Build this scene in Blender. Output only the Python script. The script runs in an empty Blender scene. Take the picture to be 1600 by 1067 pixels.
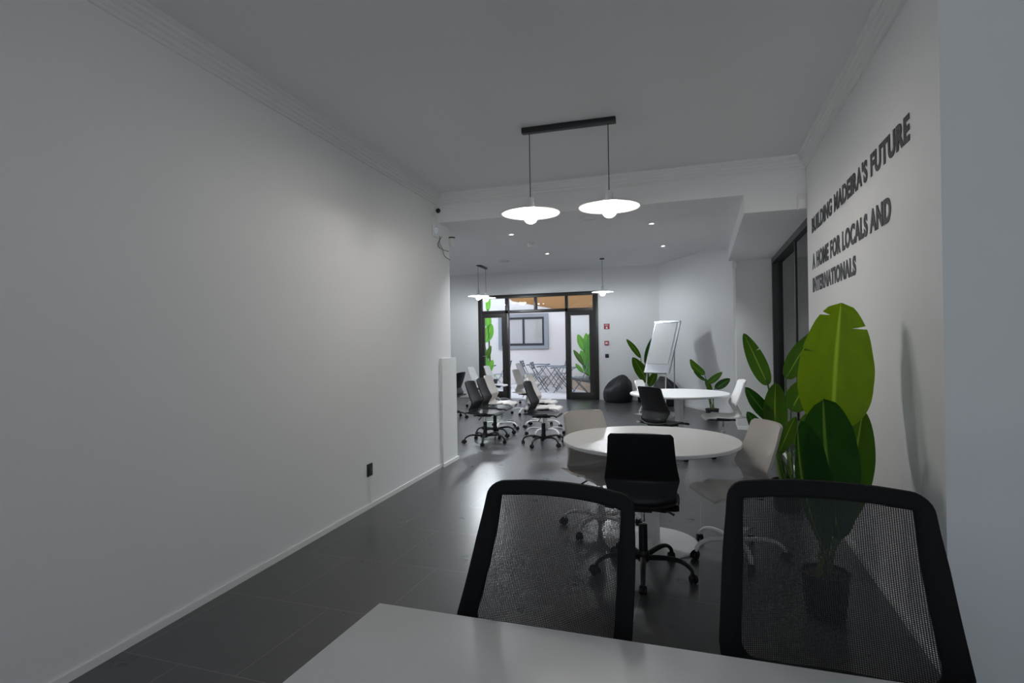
import bpy, bmesh, math, random
from mathutils import Vector, Matrix, Euler
random.seed(7)
PI = math.pi
S = bpy.context.scene
COL = S.collection

# ------------------------------------------------------------------ camera, world, exposure
EYE = Vector((0, 0, 1.45)); FPX = 882.0; TH = math.atan(298 / 882); RO = 0.0163
FWD = Vector((-math.sin(TH), math.cos(TH), 0)); R0 = Vector((math.cos(TH), math.sin(TH), 0)); ZU = Vector((0, 0, 1))
RGT = R0 * math.cos(RO) - ZU * math.sin(RO); UPV = R0 * math.sin(RO) + ZU * math.cos(RO)
cd = bpy.data.cameras.new('camera'); cam = bpy.data.objects.new('camera', cd); COL.objects.link(cam)
cd.sensor_width = 36; cd.lens = 36 * FPX / 1600; cd.clip_start = 0.05; cd.clip_end = 200
m = Matrix((RGT, UPV, -FWD)).transposed().to_4x4(); m.translation = EYE
cam.matrix_world = m
S.camera = cam
S.view_settings.view_transform = 'Standard'; S.view_settings.look = 'None'
S.view_settings.gamma = 1; S.view_settings.exposure = 0.0; S.view_settings.use_curve_mapping = False
S.cycles.use_denoising = True
S.cycles.max_bounces = 10; S.cycles.diffuse_bounces = 6; S.cycles.transparent_max_bounces = 16
S.cycles.sample_clamp_indirect = 6

SKY = 5.6          # daylight
BULB = 172.0        # pendant bulbs
w = bpy.data.worlds.new('world'); S.world = w; w.use_nodes = True
nt = w.node_tree; bg = nt.nodes['Background']
tc = nt.nodes.new('ShaderNodeTexCoord'); sp = nt.nodes.new('ShaderNodeSeparateXYZ'); cr = nt.nodes.new('ShaderNodeValToRGB')
nt.links.new(tc.outputs['Generated'], sp.inputs[0]); nt.links.new(sp.outputs['Z'], cr.inputs[0])
cr.color_ramp.elements[0].color = (0.62, 0.66, 0.72, 1); cr.color_ramp.elements[1].color = (0.58, 0.76, 1.0, 1)
nt.links.new(cr.outputs[0], bg.inputs[0]); bg.inputs[1].default_value = SKY

def portal(loc, rot, sx, sy):
    l = bpy.data.lights.new('sky_portal', 'AREA'); l.shape = 'RECTANGLE'; l.size = sx; l.size_y = sy
    l.cycles.is_portal = True
    o = bpy.data.objects.new('sky_portal', l); COL.objects.link(o); o.location = loc; o.rotation_euler = rot
portal((0.075, -2.85, 1.45), (-PI / 2, 0, PI), 2.25, 2.8)
portal((-3.97, 13.75, 1.35), (-PI / 2, 0, 0), 3.2, 2.65)

# photograph pixel -> point, used only to measure places of real things
def ray(x, y): return FWD + RGT * ((x - 800) / FPX) - UPV * ((y - 533.5) / FPX)
def at(x, y, Y): d = ray(x, y); return EYE + d * (Y / d.y)
def atz(x, y, z): d = ray(x, y); return EYE + d * ((z - 1.45) / d.z)

# ------------------------------------------------------------------ materials
def new_mat(name):
    mt = bpy.data.materials.new(name); mt.use_nodes = True
    return mt, mt.node_tree, mt.node_tree.nodes['Principled BSDF']
def mat(name, c, rough=0.5, metal=0.0, spec=0.5, noise=0.0, scale=8.0, bump=0.0, bscale=60.0, coat=0.0, sheen=0.0):
    mt, t, b = new_mat(name)
    b.inputs['Base Color'].default_value = (*c, 1); b.inputs['Roughness'].default_value = rough
    b.inputs['Metallic'].default_value = metal; b.inputs['Specular IOR Level'].default_value = spec
    b.inputs['Coat Weight'].default_value = coat; b.inputs['Sheen Weight'].default_value = sheen
    co = t.nodes.new('ShaderNodeTexCoord')
    if noise:
        n = t.nodes.new('ShaderNodeTexNoise'); n.inputs['Scale'].default_value = scale; n.inputs['Detail'].default_value = 5
        t.links.new(co.outputs['Object'], n.inputs['Vector'])
        mx = t.nodes.new('ShaderNodeMix'); mx.data_type = 'RGBA'
        mx.inputs[6].default_value = (*[v * (1 - noise) for v in c], 1); mx.inputs[7].default_value = (*[min(1, v * (1 + noise)) for v in c], 1)
        t.links.new(n.outputs['Fac'], mx.inputs[0]); t.links.new(mx.outputs[2], b.inputs['Base Color'])
    if bump:
        n = t.nodes.new('ShaderNodeTexNoise'); n.inputs['Scale'].default_value = bscale
        t.links.new(co.outputs['Object'], n.inputs['Vector'])
        bp = t.nodes.new('ShaderNodeBump'); bp.inputs['Strength'].default_value = bump; bp.inputs['Distance'].default_value = 0.004
        t.links.new(n.outputs['Fac'], bp.inputs['Height']); t.links.new(bp.outputs[0], b.inputs['Normal'])
    return mt
def emat(name, c, s):
    mt, t, b = new_mat(name)
    b.inputs['Base Color'].default_value = (0.8, 0.8, 0.8, 1)
    b.inputs['Emission Color'].default_value = (*c, 1); b.inputs['Emission Strength'].default_value = s
    return mt

M = {}
M['wall'] = mat('white_wall_paint', (0.82, 0.82, 0.82), 0.75, spec=0.25, noise=0.012, scale=1.3, bump=0.06, bscale=180)
M['ceil'] = mat('ceiling_paint', (0.78, 0.78, 0.79), 0.85, spec=0.2, noise=0.01, scale=2)
M['trim'] = mat('trim_paint', (0.80, 0.80, 0.79), 0.5, spec=0.3, noise=0.01, scale=6)
M['column'] = mat('column_paint', (0.62, 0.62, 0.61), 0.8, spec=0.2, noise=0.01, scale=2)
M['white_top'] = mat('white_laminate', (0.74, 0.74, 0.73), 0.32, spec=0.45, noise=0.01, scale=5)
M['white_metal'] = mat('white_powder_coat', (0.78, 0.78, 0.77), 0.4, noise=0.01, scale=12)
M['black_plastic'] = mat('black_plastic', (0.009, 0.009, 0.010), 0.45, spec=0.32, noise=0.1, scale=30, bump=0.05, bscale=400)
M['black_metal'] = mat('black_metal', (0.015, 0.015, 0.016), 0.42, noise=0.1, scale=30)
M['beige_plastic'] = mat('warm_white_plastic', (0.47, 0.435, 0.41), 0.42, noise=0.01, scale=20, bump=0.03, bscale=400)
M['white_plastic'] = mat('white_plastic', (0.72, 0.71, 0.70), 0.4, noise=0.01, scale=20)
M['chrome'] = mat('chrome', (0.7, 0.7, 0.7), 0.15, metal=1.0, noise=0.02, scale=20)
M['frame'] = mat('dark_bronze_frame', (0.022, 0.020, 0.018), 0.4, noise=0.08, scale=15)
M['black_fabric'] = mat('black_fabric', (0.009, 0.009, 0.0095), 0.85, spec=0.2, noise=0.2, scale=200, bump=0.5, bscale=500)
M['bean'] = mat('charcoal_leatherette', (0.009, 0.011, 0.014), 0.5, noise=0.15, scale=20, bump=0.3, bscale=60)
M['pot'] = mat('black_pot', (0.012, 0.012, 0.013), 0.5, noise=0.1, scale=20)
M['soil'] = mat('soil', (0.03, 0.02, 0.014), 0.95, noise=0.5, scale=60, bump=1.0, bscale=120)
M['stem'] = mat('pale_green_stem', (0.13, 0.22, 0.035), 0.5, noise=0.25, scale=18)
M['stem_dark'] = mat('green_petiole', (0.05, 0.11, 0.02), 0.5, noise=0.25, scale=18)
M['letter'] = mat('charcoal_lettering', (0.035, 0.035, 0.037), 0.6, noise=0.05, scale=30)
M['grey_metal'] = mat('grey_folding_metal', (0.11, 0.12, 0.14), 0.45, noise=0.08, scale=30)
M['grey_frame'] = mat('grey_stone_surround', (0.22, 0.22, 0.23), 0.7, noise=0.05, scale=9)
M['red'] = mat('red_sign', (0.36, 0.02, 0.02), 0.4, noise=0.03, scale=20)
M['whitepaint'] = mat('white_marking', (0.8, 0.8, 0.8), 0.5, noise=0.01)
M['bark'] = mat('timber', (0.42, 0.30, 0.21), 0.7, noise=0.25, scale=9)
M['court'] = mat('courtyard_paving', (0.46, 0.40, 0.37), 0.8, noise=0.06, scale=5)
M['court_wall'] = mat('courtyard_render', (0.56, 0.50, 0.47), 0.85, noise=0.03, scale=2)
M['lens'] = mat('black_lens', (0.01, 0.01, 0.01), 0.08, noise=0.05)
M['board'] = mat('whiteboard_surface', (0.78, 0.79, 0.83), 0.2, noise=0.01)
M['cable'] = mat('dark_cable', (0.03, 0.03, 0.03), 0.6, noise=0.1)
M['alu'] = mat('aluminium', (0.45, 0.46, 0.48), 0.35, metal=0.8, noise=0.03)
M['bulb'] = emat('opal_bulb', (1.0, 0.95, 0.88), BULB)
M['bulb_back'] = emat('opal_bulb_bright', (0.88, 0.94, 1.0), BULB * 2.0)
M['spot'] = emat('downlight_lamp', (1.0, 0.97, 0.93), 9.0)
M['ring'] = emat('status_ring', (0.45, 0.6, 1.0), 0.3)
M['awning'] = mat('orange_canopy', (0.55, 0.36, 0.20), 0.8, noise=0.05, scale=3)
# awning lets daylight through like cloth
t = M['awning'].node_tree; b = t.nodes['Principled BSDF']; tr = t.nodes.new('ShaderNodeBsdfTranslucent'); tr.inputs[0].default_value = (0.55, 0.36, 0.19, 1)
mx = t.nodes.new('ShaderNodeMixShader'); mx.inputs[0].default_value = 0.55
t.links.new(b.outputs[0], mx.inputs[1]); t.links.new(tr.outputs[0], mx.inputs[2]); t.links.new(mx.outputs[0], t.nodes['Material Output'].inputs[0])

def glass_mat(name, tint, refl=0.06):
    mt, t, b = new_mat(name); t.nodes.remove(b)
    a = t.nodes.new('ShaderNodeBsdfTransparent'); a.inputs[0].default_value = (*tint, 1)
    g = t.nodes.new('ShaderNodeBsdfGlossy'); g.inputs['Roughness'].default_value = 0.02
    f = t.nodes.new('ShaderNodeFresnel'); f.inputs[0].default_value = 1.45
    x = t.nodes.new('ShaderNodeMixShader')
    t.links.new(f.outputs[0], x.inputs[0]); t.links.new(a.outputs[0], x.inputs[1]); t.links.new(g.outputs[0], x.inputs[2])
    t.links.new(x.outputs[0], t.nodes['Material Output'].inputs[0])
    return mt
M['glass'] = glass_mat('clear_glass', (0.97, 0.985, 0.98))
M['glass_green'] = glass_mat('green_tinted_glass', (0.72, 0.80, 0.79))
M['window_glass'] = mat('reflective_window_glass', (0.34, 0.31, 0.30), 0.06, spec=0.8, noise=0.02)
M['clear_pad'] = glass_mat('clear_plastic', (0.9, 0.92, 0.95))

# dark slate tiles with thin joints, running bond
mt, t, b = new_mat('slate_floor_tiles'); M['floor'] = mt
co = t.nodes.new('ShaderNodeTexCoord'); mp = t.nodes.new('ShaderNodeMapping')
t.links.new(co.outputs['Object'], mp.inputs[0])
br = t.nodes.new('ShaderNodeTexBrick'); t.links.new(mp.outputs[0], br.inputs[0])
br.inputs['Scale'].default_value = 1; br.inputs['Brick Width'].default_value = 0.643; br.inputs['Row Height'].default_value = 0.6587
br.inputs['Mortar Size'].default_value = 0.0024; br.inputs['Mortar Smooth'].default_value = 0.2; br.offset = 0.5; br.offset_frequency = 2
mp.inputs['Location'].default_value = (2.29 + 0.643 * 20, -1.952 + 0.6587 * 20, 0)
br.inputs['Color1'].default_value = (0.050, 0.050, 0.052, 1); br.inputs['Color2'].default_value = (0.062, 0.061, 0.063, 1); b.inputs['Specular IOR Level'].default_value = 1.0; br.inputs['Mortar'].default_value = (0.17, 0.165, 0.16, 1)
n = t.nodes.new('ShaderNodeTexNoise'); n.inputs['Scale'].default_value = 5; n.inputs['Detail'].default_value = 9; n.inputs['Roughness'].default_value = 0.62
t.links.new(co.outputs['Object'], n.inputs[0])
mx = t.nodes.new('ShaderNodeMix'); mx.data_type = 'RGBA'; mx.blend_type = 'MULTIPLY'; mx.inputs[0].default_value = 0.6
rp = t.nodes.new('ShaderNodeValToRGB'); rp.color_ramp.elements[0].position = 0.3; rp.color_ramp.elements[1].position = 0.72
rp.color_ramp.elements[0].color = (0.75, 0.75, 0.75, 1); rp.color_ramp.elements[1].color = (1.15, 1.15, 1.15, 1)
t.links.new(n.outputs['Fac'], rp.inputs[0]); t.links.new(br.outputs['Color'], mx.inputs[6]); t.links.new(rp.outputs[0], mx.inputs[7])
t.links.new(mx.outputs[2], b.inputs['Base Color'])
mr = t.nodes.new('ShaderNodeMapRange'); mr.inputs['To Min'].default_value = 0.25; mr.inputs['To Max'].default_value = 0.32
t.links.new(n.outputs['Fac'], mr.inputs[0]); t.links.new(mr.outputs[0], b.inputs['Roughness'])
bp = t.nodes.new('ShaderNodeBump'); bp.inputs['Strength'].default_value = 0.05; bp.inputs['Distance'].default_value = 0.0012
n2 = t.nodes.new('ShaderNodeTexNoise'); n2.inputs['Scale'].default_value = 14; n2.inputs['Detail'].default_value = 6; t.links.new(co.outputs['Object'], n2.inputs[0])
sb = t.nodes.new('ShaderNodeMath'); sb.operation = 'SUBTRACT'; t.links.new(n2.outputs['Fac'], sb.inputs[0]); t.links.new(br.outputs['Fac'], sb.inputs[1])
t.links.new(sb.outputs[0], bp.inputs['Height']); t.links.new(bp.outputs[0], b.inputs['Normal'])

# woven chair mesh: real holes by transparency in the weave
mt, t, b = new_mat('woven_chair_mesh'); M['mesh'] = mt
b.inputs['Base Color'].default_value = (0.013, 0.013, 0.014, 1); b.inputs['Roughness'].default_value = 0.8
co = t.nodes.new('ShaderNodeTexCoord'); s3 = t.nodes.new('ShaderNodeSeparateXYZ'); t.links.new(co.outputs['Object'], s3.inputs[0])
def wave(sock, period, phase=None):
    a = t.nodes.new('ShaderNodeMath'); a.operation = 'MULTIPLY'; a.inputs[1].default_value = 2 * PI / period; t.links.new(sock, a.inputs[0])
    q = t.nodes.new('ShaderNodeMath'); q.operation = 'SINE'; t.links.new(a.outputs[0], q.inputs[0]); return q
wx = wave(s3.outputs['X'], 0.0052); wz = wave(s3.outputs['Z'], 0.0040)
ad = t.nodes.new('ShaderNodeMath'); ad.operation = 'ADD'; t.links.new(wx.outputs[0], ad.inputs[0]); t.links.new(wz.outputs[0], ad.inputs[1])
gt = t.nodes.new('ShaderNodeMath'); gt.operation = 'GREATER_THAN'; gt.inputs[1].default_value = 0.40; t.links.new(ad.outputs[0], gt.inputs[0])
tr = t.nodes.new('ShaderNodeBsdfTransparent'); x = t.nodes.new('ShaderNodeMixShader')
t.links.new(gt.outputs[0], x.inputs[0]); t.links.new(b.outputs[0], x.inputs[1]); t.links.new(tr.outputs[0], x.inputs[2]); t.links.new(x.outputs[0], t.nodes['Material Output'].inputs[0])

def leaf_mat(name, c, rib, trans=0.35):
    mt, t, b = new_mat(name)
    uv = t.nodes.new('ShaderNodeUVMap'); s = t.nodes.new('ShaderNodeSeparateXYZ'); t.links.new(uv.outputs[0], s.inputs[0])
    # distance from the midrib
    a = t.nodes.new('ShaderNodeMath'); a.operation = 'SUBTRACT'; a.inputs[1].default_value = 0.5; t.links.new(s.outputs['X'], a.inputs[0])
    ab = t.nodes.new('ShaderNodeMath'); ab.operation = 'ABSOLUTE'; t.links.new(a.outputs[0], ab.inputs[0])
    r = t.nodes.new('ShaderNodeMapRange'); r.inputs['From Min'].default_value = 0.012; r.inputs['From Max'].default_value = 0.04; t.links.new(ab.outputs[0], r.inputs[0])
    # side veins
    v = t.nodes.new('ShaderNodeMath'); v.operation = 'MULTIPLY_ADD'; v.inputs[1].default_value = -0.35; t.links.new(ab.outputs[0], v.inputs[0]); t.links.new(s.outputs['Y'], v.inputs[2])
    v2 = t.nodes.new('ShaderNodeMath'); v2.operation = 'MULTIPLY'; v2.inputs[1].default_value = 230; t.links.new(v.outputs[0], v2.inputs[0])
    v3 = t.nodes.new('ShaderNodeMath'); v3.operation = 'SINE'; t.links.new(v2.outputs[0], v3.inputs[0])
    n = t.nodes.new('ShaderNodeTexNoise'); n.inputs['Scale'].default_value = 4; t.links.new(uv.outputs[0], n.inputs[0])
    m1 = t.nodes.new('ShaderNodeMix'); m1.data_type = 'RGBA'; m1.inputs[6].default_value = (*[q * 0.8 for q in c], 1); m1.inputs[7].default_value = (*[q * 1.25 for q in c], 1)
    t.links.new(n.outputs['Fac'], m1.inputs[0])
    m2 = t.nodes.new('ShaderNodeMix'); m2.data_type = 'RGBA'; m2.inputs[6].default_value = (*rib, 1)
    t.links.new(r.outputs[0], m2.inputs[0]); t.links.new(m1.outputs[2], m2.inputs[7]); t.links.new(m2.outputs[2], b.inputs['Base Color'])
    b.inputs['Roughness'].default_value = 0.5; b.inputs['Specular IOR Level'].default_value = 0.22
    bp = t.nodes.new('ShaderNodeBump'); bp.inputs['Strength'].default_value = 0.12; bp.inputs['Distance'].default_value = 0.003
    t.links.new(v3.outputs[0], bp.inputs['Height']); t.links.new(bp.outputs[0], b.inputs['Normal'])
    tl = t.nodes.new('ShaderNodeBsdfTranslucent'); g = t.nodes.new('ShaderNodeMixShader'); g.inputs[0].default_value = trans
    tc_ = t.nodes.new('ShaderNodeMix'); tc_.data_type = 'RGBA'; tc_.blend_type = 'MULTIPLY'; tc_.inputs[0].default_value = 1; tc_.inputs[7].default_value = (2.2, 1.9, 0.5, 1)
    t.links.new(m2.outputs[2], tc_.inputs[6]); t.links.new(tc_.outputs[2], tl.inputs[0])
    t.links.new(b.outputs[0], g.inputs[1]); t.links.new(tl.outputs[0], g.inputs[2]); t.links.new(g.outputs[0], t.nodes['Material Output'].inputs[0])
    return mt
M['leaf'] = leaf_mat('green_leaf', (0.036, 0.100, 0.008), (0.16, 0.26, 0.05))
M['leaf_light'] = leaf_mat('yellow_green_leaf', (0.10, 0.185, 0.002), (0.22, 0.36, 0.04), 0.4)
M['leaf_dark'] = leaf_mat('deep_green_leaf', (0.012, 0.060, 0.006), (0.10, 0.20, 0.04), 0.2)
M['leaf_bright'] = leaf_mat('bright_green_leaf', (0.09, 0.29, 0.04), (0.25, 0.42, 0.1), 0.35)  # lighter, stronger green for the courtyard leaves

# ------------------------------------------------------------------ object helpers
def link(name, me, material, parent=None, smooth=False):
    o = bpy.data.objects.new(name, me); COL.objects.link(o)
    if material is not None: me.materials.append(M[material] if isinstance(material, str) else material)
    if smooth:
        me.polygons.foreach_set('use_smooth', [True] * len(me.polygons))
        try: me.set_sharp_from_angle(angle=math.radians(42))
        except Exception: pass
    if parent is not None: o.parent = parent
    return o
def obj(name, bm, material, parent=None, smooth=False):
    bmesh.ops.recalc_face_normals(bm, faces=bm.faces)
    me = bpy.data.meshes.new(name); bm.to_mesh(me); bm.free()
    return link(name, me, material, parent, smooth)
def thing(name, label, cat, loc=(0, 0, 0), rz=0, group=None):
    o = bpy.data.objects.new(name, None); COL.objects.link(o); o.empty_display_size = 0.1
    o.location = loc; o.rotation_euler = (0, 0, rz); o['label'] = label; o['category'] = cat
    if group: o['group'] = group
    return o
def tag(o, label, cat, group=None):
    o['label'] = label; o['category'] = cat
    if group: o['group'] = group
    return o
def struct(o): o['kind'] = 'structure'; return o
def dup(root, loc, rz, label, group=None):
    r = root.copy(); COL.objects.link(r); r.location = loc; r.rotation_euler = (0, 0, rz); r['label'] = label
    if group: r['group'] = group
    for ch in list(root.children):
        c = ch.copy(); COL.objects.link(c); c.parent = r
        for g in list(ch.children):
            d = g.copy(); COL.objects.link(d); d.parent = c
    return r
def B(): return bmesh.new()
def box(bm, x0, x1, y0, y1, z0, z1, mtx=None, bev=0.0):
    r = bmesh.ops.create_cube(bm, size=1)
    vs = r['verts']
    for v in vs: v.co = Vector(((x0 + x1) / 2 + v.co.x * (x1 - x0), (y0 + y1) / 2 + v.co.y * (y1 - y0), (z0 + z1) / 2 + v.co.z * (z1 - z0)))
    if bev:
        es = list({e for v in vs for e in v.link_edges})
        rr = bmesh.ops.bevel(bm, geom=es, offset=bev, segments=2, affect='EDGES', profile=0.5)
        vs = list({v for f in rr['faces'] for v in f.verts} | {v for v in vs if v.is_valid})
    if mtx is not None:
        for v in vs: v.co = mtx @ v.co
    return vs
def boxo(name, d, material, parent=None, bev=0.0, mtx=None):
    bm = B(); box(bm, *d, mtx=mtx, bev=bev); return obj(name, bm, material, parent, smooth=bev > 0)
def tube(bm, pts, rad, seg=10, cap=True, flat=None):
    pts = [Vector(p) for p in pts]; n = len(pts)
    rads = rad if isinstance(rad, (list, tuple)) else [rad] * n
    rings = []; prev = None
    for i, p in enumerate(pts):
        d = (pts[min(i + 1, n - 1)] - pts[max(i - 1, 0)]).normalized()
        if prev is None:
            a = Vector((0, 0, 1)) if abs(d.z) < 0.9 else Vector((1, 0, 0))
        else: a = prev
        u = (a - d * a.dot(d)).normalized(); v = d.cross(u); prev = u
        ring = []
        for k in range(seg):
            an = 2 * PI * k / seg
            ru = rads[i] * (flat[0] if flat else 1); rv = rads[i] * (flat[1] if flat else 1)
            ring.append(bm.verts.new(p + u * math.cos(an) * ru + v * math.sin(an) * rv))
        rings.append(ring)
    for i in range(n - 1):
        for k in range(seg):
            bm.faces.new((rings[i][k], rings[i][(k + 1) % seg], rings[i + 1][(k + 1) % seg], rings[i + 1][k]))
    if cap:
        bm.faces.new(rings[0]); bm.faces.new(rings[-1])
def lathe(bm, prof, seg=32, c=(0, 0, 0), mtx=None):
    rings = []
    for r, z in prof:
        if r < 1e-5: rings.append([bm.verts.new(Vector((c[0], c[1], c[2] + z)))])
        else: rings.append([bm.verts.new(Vector((c[0] + r * math.cos(2 * PI * k / seg), c[1] + r * math.sin(2 * PI * k / seg), c[2] + z))) for k in range(seg)])
    for a, b2 in zip(rings, rings[1:]):
        for k in range(seg):
            if len(a) == 1 and len(b2) == 1: continue
            if len(a) == 1: bm.faces.new((a[0], b2[k], b2[(k + 1) % seg]))
            elif len(b2) == 1: bm.faces.new((a[k], a[(k + 1) % seg], b2[0]))
            else: bm.faces.new((a[k], a[(k + 1) % seg], b2[(k + 1) % seg], b2[k]))
    if mtx is not None:
        for ring in rings:
            for v in ring: v.co = mtx @ v.co
def catmull(pts, n=6):
    pts = [Vector(p) for p in pts]; P_ = [pts[0]] + pts + [pts[-1]]; out = []
    for i in range(1, len(P_) - 2):
        for k in range(n):
            t_ = k / n; a, b_, c, d = P_[i - 1], P_[i], P_[i + 1], P_[i + 2]
            out.append(0.5 * ((2 * b_) + (c - a) * t_ + (2 * a - 5 * b_ + 4 * c - d) * t_ ** 2 + (3 * b_ - a - 3 * c + d) * t_ ** 3))
    out.append(pts[-1]); return out
def prism(bm, poly, z0, z1):
    lo = [bm.verts.new((x, y, z0)) for x, y in poly]; hi = [bm.verts.new((x, y, z1)) for x, y in poly]
    n = len(poly)
    for i in range(n): bm.faces.new((lo[i], lo[(i + 1) % n], hi[(i + 1) % n], hi[i]))
    bm.faces.new(lo[::-1]); bm.faces.new(hi)
def prismo(name, poly, z0, z1, material, parent=None):
    bm = B(); prism(bm, poly, z0, z1); return obj(name, bm, material, parent)
def sweep_profile(bm, prof, p0, p1, inward):
    # prof = [(out, z)], straight run
    p0 = Vector(p0); p1 = Vector(p1); inn = Vector(inward).normalized()
    a = [bm.verts.new(p0 + inn * o_ + Vector((0, 0, z))) for o_, z in prof]; b_ = [bm.verts.new(p1 + inn * o_ + Vector((0, 0, z))) for o_, z in prof]
    n = len(prof)
    for i in range(n): bm.faces.new((a[i], a[(i + 1) % n], b_[(i + 1) % n], b_[i]))
    bm.faces.new(a); bm.faces.new(b_[::-1])

# ------------------------------------------------------------------ setting
def LX(y): return -2.644 - 0.0626 * (y - 1.697)       # left wall plane
CZ = 3.17; LZ = 2.85; SZ = 2.67; HZ = 3.2; RX = 0.95
FY = 13.68
struct(prismo('floor', [(-8, -2.9), (4.2, -2.9), (4.2, FY + 0.0), (-8, FY + 0.0)], -0.2, 0.0, 'floor'))
struct(prismo('ceiling', [(-3.4, -2.9), (3.6, -2.9), (3.6, 6.0), (-3.4, 6.0)], CZ, CZ + 0.15, 'ceil'))
struct(prismo('ceiling', [(-8, 6.0), (3.6, 6.0), (3.6, 9.53), (-8, 9.53)], LZ, HZ + 0.35, 'ceil'))
struct(prismo('ceiling', [(-8, 9.53), (3.6, 9.53), (3.6, FY + 0.2), (-8, FY + 0.2)], HZ, HZ + 0.35, 'ceil'))
struct(boxo('trim_1', (0.405, 1.35, 6.0, 9.62, SZ, LZ), 'ceil'))                 # dropped box over the glass door
YE = 6.33
struct(prismo('wall_left', [(LX(-2.9), -2.9), (LX(YE), YE), (LX(YE) - 0.25, YE), (LX(-2.9) - 0.25, -2.9)], 0, LZ, 'wall'))
struct(prismo('wall_left', [(LX(-2.9), -2.9), (LX(5.995), 5.995), (LX(5.995) - 0.25, 5.995), (LX(-2.9) - 0.25, -2.9)], LZ, CZ, 'wall'))
# low boxed casing at the wall's end
struct(prismo('trim_2', [(LX(5.97) + 0.03, 5.97), (LX(6.43) + 0.03, 6.43), (LX(6.43) - 0.28, 6.43), (LX(6.33) - 0.28, 6.331), (LX(6.33), 6.331), (LX(5.97), 5.97)], 0, 1.265, 'trim'))
# beam face band above opening (painted as wall)
struct(boxo('wall_beam', (LX(5.99), 1.35, 5.985, 5.999, LZ - 0.0, CZ), 'wall'))
struct(boxo('wall_beam', (0.405, RX, 5.985, 5.999, SZ, LZ), 'wall'))
struct(boxo('wall_right', (RX, RX + 0.2, 2.8, 5.94, 0, CZ), 'wall'))
struct(boxo('wall_near_right', (RX + 0.2, 3.45, 2.8, 2.95, 0, CZ), 'wall'))
struct(boxo('wall_near_side', (3.45, 3.6, -2.9, 2.95, 0, CZ), 'wall'))
# street-side wall behind the viewer, with its shop window
WA, WB = -1.0, 1.15
for d in [(-3.4, WA, -2.8, -2.6, 0, CZ), (WB, 3.6, -2.8, -2.6, 0, CZ), (WA, WB, -2.8, -2.6, 0, 0.1), (WA, WB, -2.8, -2.6, 2.8, CZ)]:
    struct(boxo('wall_front', d, 'wall'))
wf = struct(boxo('window_1', (WA, WB, -2.72, -2.68, 0.1, 0.16), 'frame'))
for d in [(WA, WB, -2.72, -2.68, 2.74, 2.8), (WA, WA + 0.06, -2.72, -2.68, 0.16, 2.74), (WB - 0.06, WB, -2.72, -2.68, 0.16, 2.74), (0.17, 0.23, -2.72, -2.68, 0.16, 2.74)]:
    boxo('window_frame', d, 'frame', wf)
for a_, b_ in ((WA + 0.06, 0.17), (0.23, WB - 0.06)): boxo('window_pane', (a_, b_, -2.705, -2.695, 0.16, 2.74), 'glass', wf)
# back room walls
struct(boxo('wall_far', (-8, -5.536, FY, FY + 0.2, 0, HZ), 'wall'))
struct(boxo('wall_far', (-2.40, 1.3, FY, FY + 0.2, 0, HZ), 'wall'))
struct(boxo('wall_far', (-5.536, -2.40, FY, FY + 0.2, 2.65, HZ), 'wall'))
struct(boxo('wall_back_left', (-8, -7.6, 6.3, FY, 0, HZ), 'wall'))
struct(boxo('wall_partition', (-8, LX(6.3) - 0.28, 6.1, 6.3, 0, LZ), 'wall'))
def DY(x): return FY - 1.764 * (x + 0.957)
struct(prismo('wall_angled', [(-0.957, FY - 0.001), (1.08, DY(1.08)), (1.3, DY(1.08)), (1.3, FY - 0.001)], 0, HZ, 'wall'))
struct(boxo('wall_column', (0.505, 1.03, 9.6, 10.3, 0, HZ), 'column'))
struct(boxo('trim_3', (0.497, 1.03, 9.588, 9.6, 0, 0.055), 'trim'))
# room behind the glass door
struct(boxo('wall_side_room', (2.7, 2.85, 2.95, 11.0, 0, LZ), 'wall'))
struct(boxo('wall_side_room', (1.3, 2.7, 10.6, 10.75, 0, LZ), 'wall'))
# baseboards
struct(prismo('baseboard_left', [(LX(-2.6), -2.6), (LX(5.97), 5.97), (LX(5.97) + 0.012, 5.97), (LX(-2.6) + 0.012, -2.6)], 0, 0.04, 'trim'))
struct(prismo('baseboard_left', [(LX(5.96) + 0.03, 5.955), (LX(6.44) + 0.03, 6.445), (LX(6.44) + 0.045, 6.445), (LX(5.96) + 0.045, 5.955)], 0, 0.04, 'trim'))
struct(boxo('baseboard_right', (RX - 0.012, RX, 2.8, 5.94, 0, 0.04), 'trim'))
struct(boxo('baseboard_right', (RX - 0.03, RX + 0.0, 5.94, 9.58, 0, 0.012), 'trim'))
struct(boxo('baseboard_far', (-7.6, -5.55, FY - 0.012, FY, 0, 0.055), 'column'))
struct(boxo('baseboard_far', (-2.39, -0.96, FY - 0.012, FY, 0, 0.055), 'trim'))
struct(prismo('baseboard_angled', [(-0.957, FY - 0.002), (0.5, DY(0.5)), (0.49, DY(0.5) - 0.012), (-0.967, FY - 0.014)], 0, 0.055, 'trim'))
# cornice
prof = [(0, -0.125), (0.012, -0.125), (0.016, -0.108), (0.028, -0.100), (0.030, -0.078), (0.044, -0.070), (0.046, -0.052), (0.060, -0.042), (0.062, -0.026), (0.078, -0.018), (0.080, 0), (0, 0)]
bm = B(); sweep_profile(bm, prof, (LX(-2.6), -2.6, CZ), (LX(5.985), 5.985, CZ), (1, 0.0626, 0)); struct(obj('trim_4', bm, 'trim'))
bm = B(); sweep_profile(bm, prof, (LX(5.985), 5.985, CZ), (RX, 5.985, CZ), (0, -1, 0)); struct(obj('trim_5', bm, 'trim'))
bm = B(); sweep_profile(bm, prof, (RX, 2.8, CZ), (RX, 5.985, CZ), (-1, 0, 0)); struct(obj('trim_6', bm, 'trim'))

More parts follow.
